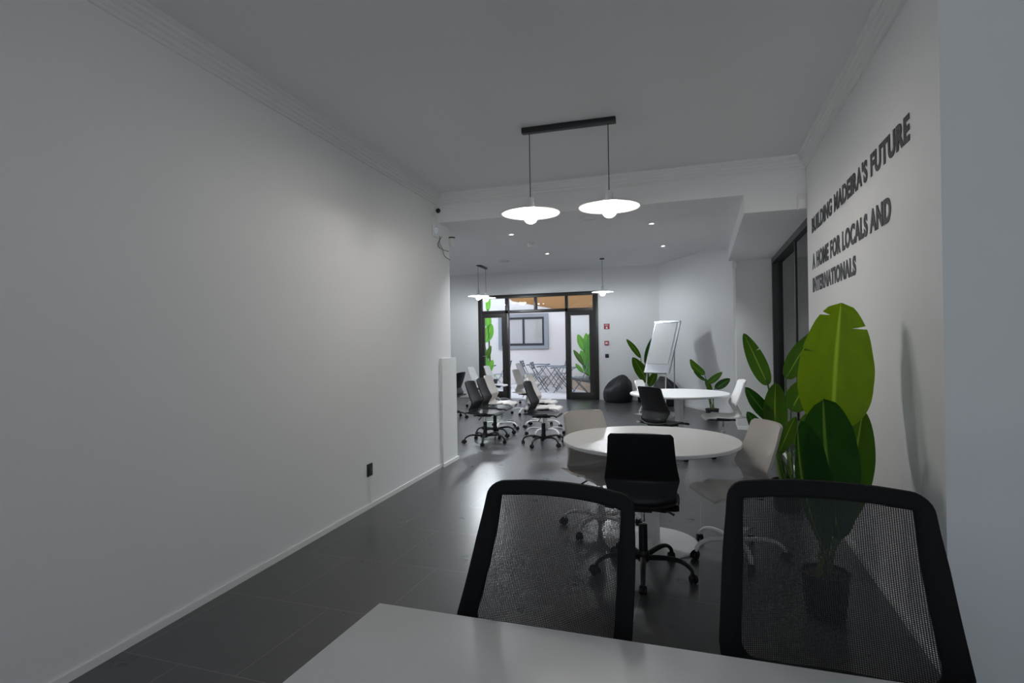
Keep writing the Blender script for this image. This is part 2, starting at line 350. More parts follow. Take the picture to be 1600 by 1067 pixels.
# courtyard entrance: fixed side lights, open middle, transoms
door = struct(thing('door_1', 'dark bronze framed glass courtyard entrance in the far wall', 'door', (0, 0, 0)))
del door['label']; del door['category']
x0, x1 = -5.536, -2.40; d0, d1 = FY - 0.02, FY + 0.08; zt0, zt1 = 2.17, 2.25
def fr(name, *d, p=door, m_='frame'): return boxo(name, d, m_, p, bev=0.004)
fr('frame_head', x0, x1, d0, d1, 2.56, 2.65); fr('frame_jamb', x0, x0 + 0.10, d0, d1, 0, 2.56); fr('frame_jamb', x1 - 0.13, x1, d0, d1, 0, 2.56)
fr('transom_bar', x0 + 0.1, x1 - 0.13, d0, d1, zt0, zt1)
XA, XB = -4.70, -3.22
fr('mullion', XA - 0.09, XA, d0, d1, 0, 2.56); fr('mullion', XB, XB + 0.07, d0, d1, 0, 2.56)
fr('mullion', -4.02, -3.95, d0, d1, zt1, 2.56)
for a, b_ in [(x0 + 0.10, XA - 0.09), (XA, -4.02), (-3.95, XB), (XB + 0.07, x1 - 0.13)]:
    fr('transom_pane', a, b_, FY + 0.025, FY + 0.031, zt1, 2.56, m_='glass')
for a, b_, hx in [(x0 + 0.10, XA - 0.09, x0 + 0.16), (XB + 0.07, x1 - 0.13, None)]:
    e = boxo('side_light', (a, b_, d0 + 0.01, d1 - 0.01, 0.0, 0.17), 'frame', door, bev=0.003)
    boxo('stile', (a, a + 0.06, d0 + 0.01, d1 - 0.01, 0.17, zt0), 'frame', e); boxo('stile', (b_ - 0.09, b_, d0 + 0.01, d1 - 0.01, 0.17, zt0), 'frame', e)
    boxo('top_rail', (a + 0.06, b_ - 0.09, d0 + 0.01, d1 - 0.01, zt0 - 0.10, zt0), 'frame', e)
    boxo('pane', (a + 0.06, b_ - 0.09, FY + 0.025, FY + 0.031, 0.17, zt0 - 0.10), 'glass', e)
    if hx:
        bm = B(); tube(bm, [(hx - 0.02, d0 + 0.01, 1.08), (hx - 0.02, d0 - 0.045, 1.08), (hx + 0.11, d0 - 0.045, 1.08)], 0.008); obj('handle', bm, 'alu', e, True)

# black framed sliding glass wall on the right
gd = struct(thing('door_2', '-', '-', (0, 0, 0))); del gd['label']; del gd['category']
def fr2(name, *d, m_='frame'): return boxo(name, d, m_, gd)
M['black_frame'] = mat('black_anodised_frame', (0.008, 0.008, 0.009), 0.45, noise=0.1, scale=20)
fr2('frame_head', 1.03, 1.15, 5.96, 9.5, 2.59, SZ, m_='black_frame')
fr2('frame_post', 1.03, 1.18, 9.50, 9.6, 0, SZ, m_='black_frame')
fr2('bottom_rail', 1.02, 1.14, 5.96, 9.5, 0, 0.05, m_='black_frame')
fr2('mullion', 1.05, 1.09, 7.42, 7.47, 0.05, 2.59, m_='black_frame')
fr2('glass_panel', 1.062, 1.072, 5.96, 7.42, 0.05, 2.59, m_='glass_green')
fr2('glass_panel', 1.102, 1.112, 7.45, 9.5, 0.05, 2.59, m_='glass')

# ------------------------------------------------------------------ courtyard beyond the doors
CY = 18.2
struct(prismo('courtyard_ground', [(-12, FY + 0.001), (-1, FY + 0.001), (-1, CY + 0.3), (-12, CY + 0.3)], -0.2, -0.005, 'court'))
struct(boxo('wall_courtyard_back', (-12, -1, CY, CY + 0.25, 0, 3.1), 'court_wall'))
struct(prismo('wall_courtyard_right', [(-3.35, CY), (-2.25, FY + 0.2), (-2.0, FY + 0.2), (-3.1, CY)], 0, 3.1, 'court_wall'))
struct(boxo('wall_courtyard_left', (-10.2, -10, FY + 0.2, CY, 0, 3.1), 'court_wall'))
struct(boxo('wall_facade', (-10.2, -7.9, FY + 0.2, FY + 0.4, 0, 3.5), 'court_wall'))
win = struct(boxo('window_2', (-6.62, -4.86, CY - 0.05, CY, 1.19, 1.30), 'grey_frame'))
boxo('window_frame', (-6.62, -4.86, CY - 0.05, CY, 2.26, 2.38), 'grey_frame', win)
boxo('window_frame', (-6.62, -6.50, CY - 0.05, CY, 1.30, 2.26), 'grey_frame', win); boxo('window_frame', (-5.0, -4.86, CY - 0.05, CY, 1.30, 2.26), 'grey_frame', win)
boxo('sash', (-6.50, -5.0, CY - 0.03, CY, 1.30, 1.38), 'black_frame', win); boxo('sash', (-6.50, -5.0, CY - 0.03, CY, 2.19, 2.26), 'black_frame', win)
for a in (-6.50, -5.76, -5.07): boxo('sash', (a, a + 0.07, CY - 0.03, CY, 1.38, 2.19), 'black_frame', win)
boxo('window_pane', (-6.43, -5.07, CY - 0.015, CY, 1.38, 2.19), 'window_glass', win)
# orange cloth canopy stretched over the courtyard
bm = B(); A_ = [at(775, 448, 16.9), at(950, 444, 16.6), at(950, 483, 17.3), at(880, 485, 17.8), at(800, 470, 18.0)]
A_ = [Vector((p.x, p.y, p.z)) for p in A_]
top = [bm.verts.new(p) for p in A_]; lo = [bm.verts.new(p - Vector((0, 0, 0.012))) for p in A_]
bm.faces.new(top); bm.faces.new(lo[::-1])
for i in range(5): bm.faces.new((top[i], lo[i], lo[(i + 1) % 5], top[(i + 1) % 5]))
tag(obj('shade_canopy', bm, 'awning'), 'orange cloth canopy stretched above the courtyard, seen through the upper panes', 'canopy')
# planter
pa = [(-4.05, 17.3), (-2.82, 15.3), (-2.67, 15.4), (-3.38, 17.95), (-3.9, 17.95)]
pl = thing('courtyard_planter', 'low timber-clad planter along the courtyard wall behind the right glass panel', 'planter', (-3.3, 16.6, -0.005))
bm = B(); prism(bm, [(x + 3.3, y - 16.6) for x, y in pa], 0, 0.26); obj('planter_box', bm, 'bark', pl)
bm = B(); prism(bm, [(x * 1.0 + 3.3, y - 16.6) for x, y in pa], 0.26, 0.30); obj('planter_rim', bm, 'pot', pl)

# ------------------------------------------------------------------ swivel shell chairs
SHELL = [(-0.272, 0.885, .170), (-0.268, 0.868, .186), (-0.255, 0.83, .190), (-0.232, 0.76, .196), (-0.208, 0.70, .202), (-0.180, 0.64, .212), (-0.158, 0.595, .220),
         (-0.160, 0.575, .218), (-0.180, 0.54, .206), (-0.200, 0.505, .198), (-0.212, 0.475, .194), (-0.205, 0.448, .192), (-0.180, 0.432, .195),
         (-0.13, 0.425, .205), (-0.05, 0.424, .215), (0.04, 0.430, .220), (0.12, 0.438, .218), (0.18, 0.438, .216), (0.215, 0.430, .210), (0.235, 0.412, .200), (0.238, 0.402, .190)]
def shell_rows():
    P3 = catmull([Vector((a, b_, c)) for a, b_, c in SHELL], 3)
    return P3
def shell_part(i0, i1):
    rows = shell_rows()[i0:i1 + 1]; bm = B(); N = 16; grid = []
    allr = shell_rows(); 
    for ri, r in enumerate(rows):
        line = []
        for k in range(N + 1):
            u = -1 + 2 * k / N; q = abs(u)
            y, z, hw = r
            if z > 0.5:      # backrest wraps forward at the edges
                wrap = 0.035 * q ** 2.2; y2 = y + wrap; z2 = z
            else:            # seat edges lift at the rear and roll down at the front
                y2 = y + (0.035 * q ** 2.2 if y < -0.16 else 0); z2 = z + 0.022 * q ** 2.4 - (0.02 * q ** 4 if y > 0.1 else 0)
            if z > 0.86: z2 -= 0.004 * q ** 3
            line.append(bm.verts.new((u * hw, y2, z2)))
        grid.append(line)
    for a, b_ in zip(grid, grid[1:]):
        for k in range(N): bm.faces.new((a[k], a[k + 1], b_[k + 1], b_[k]))
    bmesh.ops.recalc_face_normals(bm, faces=bm.faces)
    bmesh.ops.solidify(bm, geom=list(bm.faces), thickness=0.016)
    return bm
STAR = [2 * PI * k / 5 for k in range(5)]
def star_bm(R=0.30):
    bm = B()
    for a in STAR:
        c, s_ = math.cos(a), math.sin(a)
        pts = catmull([(c * 0.02, s_ * 0.02, 0.098), (c * 0.10, s_ * 0.10, 0.112), (c * 0.19, s_ * 0.19, 0.118), (c * 0.25, s_ * 0.25, 0.106), (c * (R - .01), s_ * (R - .01), 0.078), (c * R, s_ * R, 0.052)], 4)
        n = len(pts); tube(bm, pts, [0.021 - 0.008 * i / n for i in range(n)], 10, flat=(0.75, 1.0))
    lathe(bm, [(0, 0.075), (0.032, 0.075), (0.036, 0.09), (0.036, 0.125), (0.03, 0.14), (0, 0.14)], 20)
    return bm
def caster_mesh():
    bm = B()
    for sx in (-1, 1):
        lathe(bm, [(0, -0.009), (0.020, -0.009), (0.0245, -0.005), (0.0245, 0.005), (0.020, 0.009), (0, 0.009)], 16,
              mtx=Matrix.Translation((sx * 0.013, 0.008, 0.0245)) @ Matrix.Rotation(PI / 2, 4, 'Y'))
    tube(bm, [(0, 0, 0.03), (0, 0, 0.058)], 0.008, 8)
    for k in range(8):
        pass
    pts = [(0, 0.03 * math.cos(a) + 0.008, 0.0245 + 0.028 * math.sin(a)) for a in [PI * j / 8 for j in range(-1, 10)]]
    tube(bm, pts, 0.007, 6, flat=(0.5, 1.6))
    bmesh.ops.recalc_face_normals(bm, faces=bm.faces)
    me = bpy.data.meshes.new('caster'); bm.to_mesh(me); bm.free()
    me.materials.append(M['black_plastic']); me.polygons.foreach_set('use_smooth', [True] * len(me.polygons))
    try: me.set_sharp_from_angle(angle=math.radians(40))
    except Exception: pass
    return me
CASTER = caster_mesh()
def add_casters(t, R=0.30, seed=0):
    rnd = random.Random(seed)
    for a in STAR:
        o = bpy.data.objects.new('caster', CASTER); COL.objects.link(o); o.parent = t
        o.location = (math.cos(a) * R, math.sin(a) * R, 0); o.rotation_euler = (0, 0, rnd.uniform(-1.5, 1.5) + a)
MESH = {}
def shared(key, name, fn, material, parent, smooth=True):
    if key in MESH:
        o = bpy.data.objects.new(name, MESH[key]); COL.objects.link(o); o.parent = parent; return o
    o = obj(name, fn(), material, parent, smooth); MESH[key] = o.data; return o
def lift_bm():
    bm = B(); lathe(bm, [(0, 0.12), (0.027, 0.12), (0.027, 0.30), (0.024, 0.302), (0, 0.302)], 20); return bm
def rod_bm():
    bm = B(); lathe(bm, [(0, 0.30), (0.014, 0.30), (0.014, 0.395), (0, 0.395)], 14); return bm
def mech_bm():
    bm = B(); box(bm, -0.06, 0.06, -0.09, 0.10, 0.378, 0.404, bev=0.008)
    for s_ in (-1, 1): tube(bm, [(s_ * 0.05, -0.07, 0.394), (s_ * 0.14, -0.12, 0.402)], 0.009, 8); tube(bm, [(s_ * 0.05, 0.07, 0.394), (s_ * 0.14, 0.11, 0.405)], 0.009, 8)
    return bm
def lever_bm():
    bm = B(); tube(bm, [(0.05, 0.0, 0.40), (0.12, -0.01, 0.385), (0.19, -0.02, 0.355)], [0.005, 0.005, 0.008], 8); return bm
def shell_chair(x, y, yaw, shell, base, label, dz=0.0, base_rot=0.0, group=None, seed=0):
    t = thing('swivel_chair', label, 'chair', (x, y, 0), math.radians(yaw), group)
    a = shared('back' + shell, 'backrest', lambda: shell_part(0, 33), shell, t); b_ = shared('seat' + shell, 'seat', lambda: shell_part(33, 60), shell, t)
    m1 = shared('mech', 'tilt_mechanism', mech_bm, 'black_metal', t); lv = shared('lever', 'lever', lever_bm, 'black_metal', m1)
    r = shared('rod', 'gas_lift_rod', rod_bm, 'chrome', t); lf = shared('lift' + base, 'gas_lift_cover', lift_bm, base, t)
    for o in (a, b_, m1, r): o.location.z = dz
    st = shared('star' + base, 'star_base', star_bm, base, t)
    br_ = math.radians(base_rot); st.rotation_euler.z = br_
    rnd = random.Random(seed)
    for k, q in enumerate(STAR):
        o = bpy.data.objects.new('caster', CASTER); COL.objects.link(o); o.parent = t
        o.location = (math.cos(q + br_) * 0.30, math.sin(q + br_) * 0.30, 0); o.rotation_euler = (0, 0, q + br_ - PI / 2 + rnd.uniform(-1.2, 1.2))
    return t
BK, WH, BE = 'black_plastic', 'white_plastic', 'beige_plastic'
shell_chair(-0.37, 3.58, 4, BK, BK, 'black moulded swivel chair seen from behind, in front of the nearer round table', dz=0.02, base_rot=-17, seed=1)
shell_chair(-0.755, 4.32, -134, BE, WH, 'warm white swivel chair at the left edge of the nearer round table', base_rot=20, seed=2)
shell_chair(0.19, 4.06, 114, BE, WH, 'warm white swivel chair right of the nearer round table, beside the leafy plants', base_rot=26, seed=3)
shell_chair(-0.47, 7.08, -40, BK, BK, 'black swivel chair turned sideways in front of the farther round table', base_rot=10, seed=4)
shell_chair(0.22, 7.46, 98, WH, WH, 'white swivel chair right of the farther round table, seen side on before the column', dz=0.05, base_rot=5, seed=5)
shell_chair(-0.62, 7.92, -100, WH, WH, 'white swivel chair left of the farther round table, half hidden behind a black chair', base_rot=0, seed=6)
gr = 'rows of swivel chairs in the back room'
shell_chair(-2.99, 7.58, -88, BK, BK, 'nearest black swivel chair of the left row', base_rot=12, group=gr, seed=7)
shell_chair(-3.07, 8.20, -86, BK, BK, 'second black swivel chair of the left row, just behind the nearest one', base_rot=-20, group=gr, seed=8)
shell_chair(-3.20, 8.85, -88, BE, WH, 'warm white swivel chair third from the front of the left row', base_rot=5, group=gr, seed=9)
shell_chair(-4.78, 11.85, -90, WH, WH, 'white swivel chair with its back leftmost, at the far end of the left row', base_rot=15, group=gr, seed=10)
shell_chair(-4.62, 12.45, -88, WH, WH, 'farthest white swivel chair of the left row, before the left glass panel', base_rot=40, group=gr, seed=11)
shell_chair(-2.13, 7.62, -88, BK, BK, 'black swivel chair at the front of the right row', base_rot=-18, group=gr, seed=12)
shell_chair(-2.30, 8.35, -88, BE, WH, 'warm white swivel chair directly behind the black one of the right row', base_rot=-18, group=gr, seed=13)
shell_chair(-2.58, 9.15, -90, BE, WH, 'warm white swivel chair, third from the front of the right row', base_rot=20, group=gr, seed=14)
shell_chair(-3.34, 10.75, -92, BE, WH, 'white swivel chair fourth in the right row, in front of the open doorway', base_rot=-10, group=gr, seed=15)
shell_chair(-3.80, 12.35, -90, WH, WH, 'last white swivel chair of the right row, nearest the open doorway', dz=0.06, base_rot=20, group=gr, seed=16)
shell_chair(-4.58, 9.85, 88, BK, BK, 'black swivel chair mostly hidden behind the end of the left wall', base_rot=-10, seed=17)

# ------------------------------------------------------------------ mesh task chairs behind the front desk
def ring_path():
    # outline of the backrest in local x,z with rounded corners; y from the lean
    pts = []; hwT, hwB, zT, zB = 0.225, 0.245, 0.965, 0.545
    def corner(cx, cz, r, a0, a1):
        for k in range(7):
            a = a0 + (a1 - a0) * k / 6; pts.append((cx + r * math.cos(a), cz + r * math.sin(a)))
    corner(hwT - 0.024, zT - 0.024, 0.024, 0, PI / 2)
    for k in range(1, 6): u = (hwT - 0.024) * (1 - k / 3); pts.append((u, zT + 0.006 * (1 - (u / hwT) ** 2)))
    corner(-(hwT - 0.024), zT - 0.024, 0.024, PI / 2, PI)
    for k in range(1, 8): f_ = k / 8; pts.append((-(hwT + (hwB - hwT) * f_), zT - 0.024 - (zT - zB - 0.094) * f_))
    corner(-(hwB - 0.07), zB + 0.07, 0.07, PI, 1.5 * PI)
    for k in range(1, 6): u = -(hwB - 0.07) * (1 - k / 3); pts.append((u, zB - 0.008 * (1 - (u / hwB) ** 2)))
    corner(hwB - 0.07, zB + 0.07, 0.07, 1.5 * PI, 2 * PI)
    for k in range(1, 8): f_ = k / 8; pts.append((hwB + (hwT - hwB) * f_, zB + 0.07 + (zT - zB - 0.094) * f_))
    return pts
def back_y(x, z):
    return -0.10 - 0.21 * max(0, (z - 0.50) / 0.46) - 0.02 * math.sin(PI * (z - 0.5) / 0.46) + 0.05 * (x / 0.25) ** 2
def ring_bm():
    pts = ring_path(); n = len(pts); bm = B(); rings = []
    for i, (x, z) in enumerate(pts):
        xa, za = pts[i - 1]; xb, zb = pts[(i + 1) % n]; d = Vector((xb - xa, zb - za)).normalized(); nx, nz = d.y, -d.x
        tz = min(1, max(0, (z - 0.80) / 0.14)); wd = 0.027 - 0.005 * tz * tz * (3 - 2 * tz)
        sec = [(-wd, -.010), (-wd * .85, -.017), (0, -.020), (wd * .85, -.017), (wd, -.010), (wd, .006), (wd * .6, .012), (-wd * .6, .012), (-wd, .004)]
        rings.append([bm.verts.new((x + nx * a, back_y(x + nx * a, z + nz * a) + b_, z + nz * a)) for a, b_ in sec])
    m_ = len(rings[0])
    for i in range(n):
        for k in range(m_): bm.faces.new((rings[i][k], rings[i][(k + 1) % m_], rings[(i + 1) % n][(k + 1) % m_], rings[(i + 1) % n][k]))
    return bm
def net_bm():
    bm = B(); NX, NZ = 18, 20; g = []
    for j in range(NZ + 1):
        f_ = j / NZ; z = 0.55 + 0.41 * f_; hw = 0.245 - 0.02 * f_ - 0.004
        g.append([bm.verts.new(((-1 + 2 * i / NX) * hw, back_y((-1 + 2 * i / NX) * hw, z) - 0.004, z)) for i in range(NX + 1)])
    for a, b_ in zip(g, g[1:]):
        for i in range(NX): bm.faces.new((a[i], a[i + 1], b_[i + 1], b_[i]))
    return bm
def mesh_chair(x, y, yaw, label, dz=0.0, dzs=0.0):
    t = thing('mesh_office_chair', label, 'chair', (x, y, 0), math.radians(yaw), 'mesh office chairs at the front desk')
    fr_ = shared('ring', 'back_frame', ring_bm, 'black_fabric', t); nt_ = shared('net', 'mesh_panel', net_bm, 'mesh', t)
    def sp_():
        bm = B(); tube(bm, catmull([(0, -0.09, 0.56), (0, -0.15, 0.50), (0, -0.14, 0.43), (0, -0.02, 0.40)], 5), 0.02, 10, flat=(1, 1.6)); return bm
    s1 = shared('spine', 'back_support', sp_, BK, t)
    def st_():
        bm = B(); box(bm, -0.235, 0.235, -0.08, 0.36, 0.415, 0.475, bev=0.025); return bm
    s2 = shared('mseat', 'seat', st_, 'black_fabric', t)
    m1 = shared('mech2', 'tilt_mechanism', mech_bm, 'black_metal', t); r = shared('rod', 'gas_lift_rod', rod_bm, 'chrome', t)
    shared('lift' + BK, 'gas_lift_cover', lift_bm, BK, t); shared('star' + BK, 'star_base', star_bm, BK, t); add_casters(t, seed=3)
    for o in (fr_, nt_, s1): o.location.z = dz
    for o in (s2, m1, r): o.location.z = dz * 0.6 - 0.01
    s1.location.z = dz * 0.8
    return t
mesh_chair(-0.480, 1.46, 171.5, 'left one of the two black mesh-backed office chairs behind the white desk')
mesh_chair(0.297, 1.44, 178.5, 'right one of the two black mesh-backed office chairs, before the largest potted plant', dz=0.055)

# ------------------------------------------------------------------ tables
dk = thing('desk', 'long white rectangular desk in the foreground, before the two mesh office chairs', 'desk', (0.05, 0.95, 0))
X0, X1, Y0, Y1 = -0.90, 0.90, -0.40, 0.396
boxo('desktop', (X0, X1, Y0, Y1, 0.715, 0.74), 'white_top', dk, bev=0.002)
for sx in (X0 + 0.04, X1 - 0.08):
    for sy in (Y0 + 0.04, Y1 - 0.08): boxo('leg', (sx, sx + 0.04, sy, sy + 0.04, 0, 0.715), 'white_metal', dk, bev=0.003)
for sy in (Y0 + 0.05, Y1 - 0.07): boxo('apron_rail', (X0 + 0.08, X1 - 0.08, sy, sy + 0.02, 0.675, 0.715), 'white_metal', dk)
def round_table(x, y, label, r=0.615, rb=0.325):
    t = thing('round_table', label, 'table', (x, y, 0), 0, 'round white pedestal tables')
    bm = B(); lathe(bm, [(0, 0.712), (r - 0.012, 0.712), (r, 0.719), (r, 0.736), (r - 0.004, 0.74), (0, 0.74)], 96); obj('tabletop', bm, 'white_top', t, True)
    bm = B(); lathe(bm, [(0, 0.02), (0.062, 0.02), (0.056, 0.35), (0.056, 0.69), (0.16, 0.705), (0.16, 0.712), (0, 0.712)], 40); obj('pedestal', bm, 'white_metal', t, True)
    bm = B(); lathe(bm, [(0, 0), (rb, 0), (rb + 0.003, 0.004), (rb - 0.005, 0.012), (0.08, 0.024), (0, 0.024)], 72); obj('base_plate', bm, 'white_metal', t, True)
    return t
round_table(-0.37, 4.13, 'nearer round white pedestal table, ringed by black and warm white chairs')
round_table(-0.31, 7.75, 'farther round white pedestal table, in front of the angled wall', r=0.63)

# ------------------------------------------------------------------ pendant lights
def pendant(label, cx, cy, rz, n=2, length=0.75, z_top=CZ, z_disc=2.485, group=None):
    t = thing('pendant_light', label, 'ceiling light', (cx, cy, z_top), rz, group)
    if n == 2: boxo('ceiling_bar', (-length / 2, length / 2, -0.025, 0.025, -0.045, 0.0), 'black_metal', t, bev=0.002); xs = [-length / 2 + 0.06, length / 2 - 0.06]
    else:
        bm = B(); lathe(bm, [(0, 0), (0.05, 0), (0.05, -0.022), (0, -0.022)], 24); obj('ceiling_rose', bm, 'black_metal', t, True); xs = [0]
    zd = z_disc - z_top
    for x in xs:
        bm = B(); tube(bm, [(x, 0, -0.02), (x, 0, zd + 0.12)], 0.0035, 6); obj('cord', bm, 'cable', t, True)
        bm = B(); lathe(bm, [(0, 0.125), (0.024, 0.12), (0.027, 0.10), (0.031, 0.045), (0.034, 0.035), (0, 0.03)], 20, c=(x, 0, zd)); obj('lamp_holder', bm, 'white_metal', t, True)
        bm = B(); lathe(bm, [(0.0, 0.044), (0.036, 0.042), (0.10, 0.026), (0.19, 0.006), (0.232, 0.0), (0.236, -0.004), (0.232, -0.008), (0.19, -0.002), (0.10, 0.018), (0.036, 0.034), (0.0, 0.036)], 56, c=(x, 0, zd))
        sh = obj('lamp_shade', bm, 'white_metal', t, True)
        bm = B(); lathe(bm, [(0, -0.088)] + [(0.055 * math.sin(a), -0.033 - 0.055 * math.cos(a)) for a in [PI * k / 12 for k in range(1, 10)]] + [(0.02, 0.02), (0.018, 0.03), (0, 0.03)], 28, c=(x, 0, zd)); obj('bulb', bm, 'bulb' if z_top == CZ else 'bulb_back', t, True)
    return t
pendant('black ceiling bar with two flat white disc pendant lamps, largest, hanging in the near room', -0.985, 4.38, math.radians(2), 2, 0.75)
pendant('small twin disc pendant lamp hanging at the left of the back room', -4.78, 12.07, math.radians(95), 2, 0.72, HZ)
pendant('single disc pendant lamp hanging right of the courtyard doorway', -2.02, 12.1, 0, 1, 0, HZ)

# ceiling fittings
SPOT = 130.0
def downlight(px, py, label):
    p = atz(px, py, LZ) if py else Vector(px)
    t = thing('downlight', label, 'downlight', (p.x, p.y, LZ), 0, 'recessed downlights of the lowered ceiling')
    bm = B(); lathe(bm, [(0.027, 0), (0.046, 0), (0.046, -0.004), (0.027, -0.006)], 28); obj('trim_ring', bm, 'chrome', t, True)
    bm = B(); lathe(bm, [(0, -0.002), (0.027, -0.002), (0.027, -0.0045), (0, -0.0045)], 24); obj('lamp', bm, 'spot', t, True)
    ld = bpy.data.lights.get('downlight_beam')
    if ld is None:
        ld = bpy.data.lights.new('downlight_beam', 'SPOT'); ld.energy = SPOT; ld.spot_size = math.radians(125); ld.spot_blend = 0.7; ld.shadow_soft_size = 0.03; ld.color = (0.90, 0.95, 1.0)
    lo = bpy.data.objects.new('downlight_beam', ld); COL.objects.link(lo); lo.location = (0, 0, -0.012); lo.parent = t
downlight(799, 366, 'recessed downlight below the left pendant disc, left of the smoke detector')
downlight(855, 396, 'recessed downlight farthest back on the lowered ceiling, right of the smoke detector')
downlight(1018, 349, 'recessed downlight right of the right pendant disc')
downlight(1036, 384, 'recessed downlight behind the one nearest the dropped box')
downlight((-4.15, 7.0, 0), 0, 'added unseen downlight brightening the back room, behind the left wall, nearer the beam')  # unseen lamp, added on the ceiling grid to brighten the back room
downlight((-4.15, 8.76, 0), 0, 'added unseen downlight brightening the back room, behind the left wall, farther back')  # second added lamp out of view, more light for the back room
downlight((-5.95, 8.76, 0), 0, 'added unseen downlight brightening the back room, farthest left behind the left wall')  # third added lamp out of view, same fill for the back room
downlight((2.0, 9.2, 0), 0, 'added unseen downlight brightening the side room behind the sliding glass wall')  # added lamp, lifts the dark room seen through the glass
def vent(px, py, r, label):
    p = atz(px, py, LZ); bm = B(); lathe(bm, [(0, 0), (r, 0), (r, -0.008), (r * .9, -0.012), (r * .85, -0.006), (0, -0.006)], 36, c=(p.x, p.y, LZ))
    tag(obj('ceiling_speaker', bm, 'ceil', None, True), label, 'ceiling speaker')
vent(918, 342, 0.085, 'flat round ceiling speaker just below the right pendant disc')
vent(788, 408, 0.09, 'flat round ceiling speaker at the back of the lowered ceiling')
p = atz(829, 380, LZ); t = thing('smoke_detector', 'small white smoke detector on the lowered ceiling', 'smoke detector', (p.x, p.y, LZ))
bm = B(); lathe(bm, [(0, 0), (0.05, 0), (0.05, -0.018), (0, -0.018)], 28); obj('mounting_base', bm, 'white_plastic', t, True)
bm = B(); lathe(bm, [(0, -0.018), (0.045, -0.018), (0.048, -0.035), (0.036, -0.052), (0, -0.056)], 28); obj('sensor_head', bm, 'white_plastic', t, True)

# wall devices near the beam
def face_mtx(loc, yaw, tilt=0): return Matrix.Translation(loc) @ Matrix.Rotation(yaw, 4, 'Z') @ Matrix.Rotation(tilt, 4, 'X')
cp = Vector((LX(5.83) + 0.001, 5.83, 2.955)); t = thing('security_camera', 'white turret security camera with black lens high in the left corner under the cornice', 'security camera', cp)
bm = B(); lathe(bm, [(0, 0), (0.055, 0), (0.055, 0.014), (0.05, 0.03), (0, 0.03)], 28, mtx=Matrix.Rotation(PI / 2, 4, 'Y')); obj('mounting_base', bm, 'white_plastic', t, True)
bm = B(); lathe(bm, [(0, -0.045)] + [(0.045 * math.sin(PI * k / 10), -0.045 * math.cos(PI * k / 10)) for k in range(1, 10)] + [(0, 0.045)], 24, mtx=Matrix.Translation((0.062, 0, -0.005))); ey = obj('camera_ball', bm, 'white_plastic', t, True)
dv = Vector((0.55, -0.82, -0.15)).normalized(); q = dv.to_track_quat('Z', 'Y').to_matrix().to_4x4()
bm = B(); lathe(bm, [(0, 0.0), (0.027, 0.0), (0.027, 0.049), (0.022, 0.051), (0, 0.049)], 24, mtx=Matrix.Translation((0.062, 0, -0.005)) @ q); obj('lens', bm, 'lens', ey, True)
cp = Vector((LX(5.86), 5.86, 2.735)); t = thing('wireless_router', 'round-faced white wireless router on the left wall below the security camera', 'router', cp, 0.0626)
bm = B(); box(bm, 0, 0.028, -0.065, 0.065, -0.075, 0.075, bev=0.013); obj('housing', bm, 'white_plastic', t, True)
bm = B(); lathe(bm, [(0.022, 0), (0.034, 0), (0.034, 0.003), (0.022, 0.003)], 28, mtx=Matrix.Translation((0.028, 0, 0.0)) @ Matrix.Rotation(PI / 2, 4, 'Y')); obj('status_ring', bm, 'ring', t, True)
for k, pts in enumerate(([(690, 370), (684, 382), (690, 389), (701, 393)], [(687, 369), (687, 380), (691, 388), (695, 400), (703, 406)])):
    def lw(px, py, off=0.008):
        d = ray(px, py); n_ = Vector((1, 0.0626, 0)); p0_ = Vector((LX(0) + off, 0, 0)); return EYE + d * ((p0_ - EYE).dot(n_) / d.dot(n_))
    bm = B(); tube(bm, catmull([lw(*q_, off=0.008 + 0.012 * k) for q_ in pts], 6), 0.0035, 6)
    tag(obj('cable', bm, 'cable', None, True), ['short dark cable looping from the router to the wall end', 'longer dark cable hanging from the router, lower of the two'][k], 'cable')
t = thing('motion_sensor', 'white downward motion sensor at the top of the left wall end', 'sensor', (LX(6.36) + 0.02, 6.362, 2.70))
bm = B(); lathe(bm, [(0, -0.075), (0.02, -0.072), (0.04, -0.05), (0.043, 0.03), (0, 0.03)], 24); obj('sensor_dome', bm, 'white_plastic', t, True)
bm = B(); lathe(bm, [(0, 0.03), (0.045, 0.03), (0.045, 0.045), (0, 0.045)], 24); obj('dark_band', bm, 'black_metal', t, True)
bm = B(); box(bm, -0.045, 0.04, -0.03, 0.03, 0.045, 0.07, bev=0.004); obj('bracket', bm, 'white_plastic', t, True)
t = thing('motion_sensor', 'white box motion sensor in the right corner above the lettering', 'sensor', (RX - 0.045, 5.94, 2.72))
bm = B(); box(bm, -0.035, 0.045, -0.03, 0.045, -0.065, 0.085, bev=0.012); obj('housing', bm, 'white_plastic', t, True)
bm = B(); box(bm, -0.022, 0.028, -0.038, -0.026, -0.05, 0.02, bev=0.005); obj('lens', bm, 'trim', t, True)
t = thing('motion_sensor', 'tiny white sensor at the top left edge of the column, under the dropped box', 'sensor', (0.495, 9.6, 2.60))
bm = B(); box(bm, -0.035, 0.03, -0.03, 0.0, -0.05, 0.05, bev=0.01); obj('housing', bm, 'white_plastic', t, True)
bm = B(); box(bm, -0.025, 0.02, -0.036, -0.028, -0.04, 0.01, bev=0.003); obj('lens', bm, 'trim', t, True)

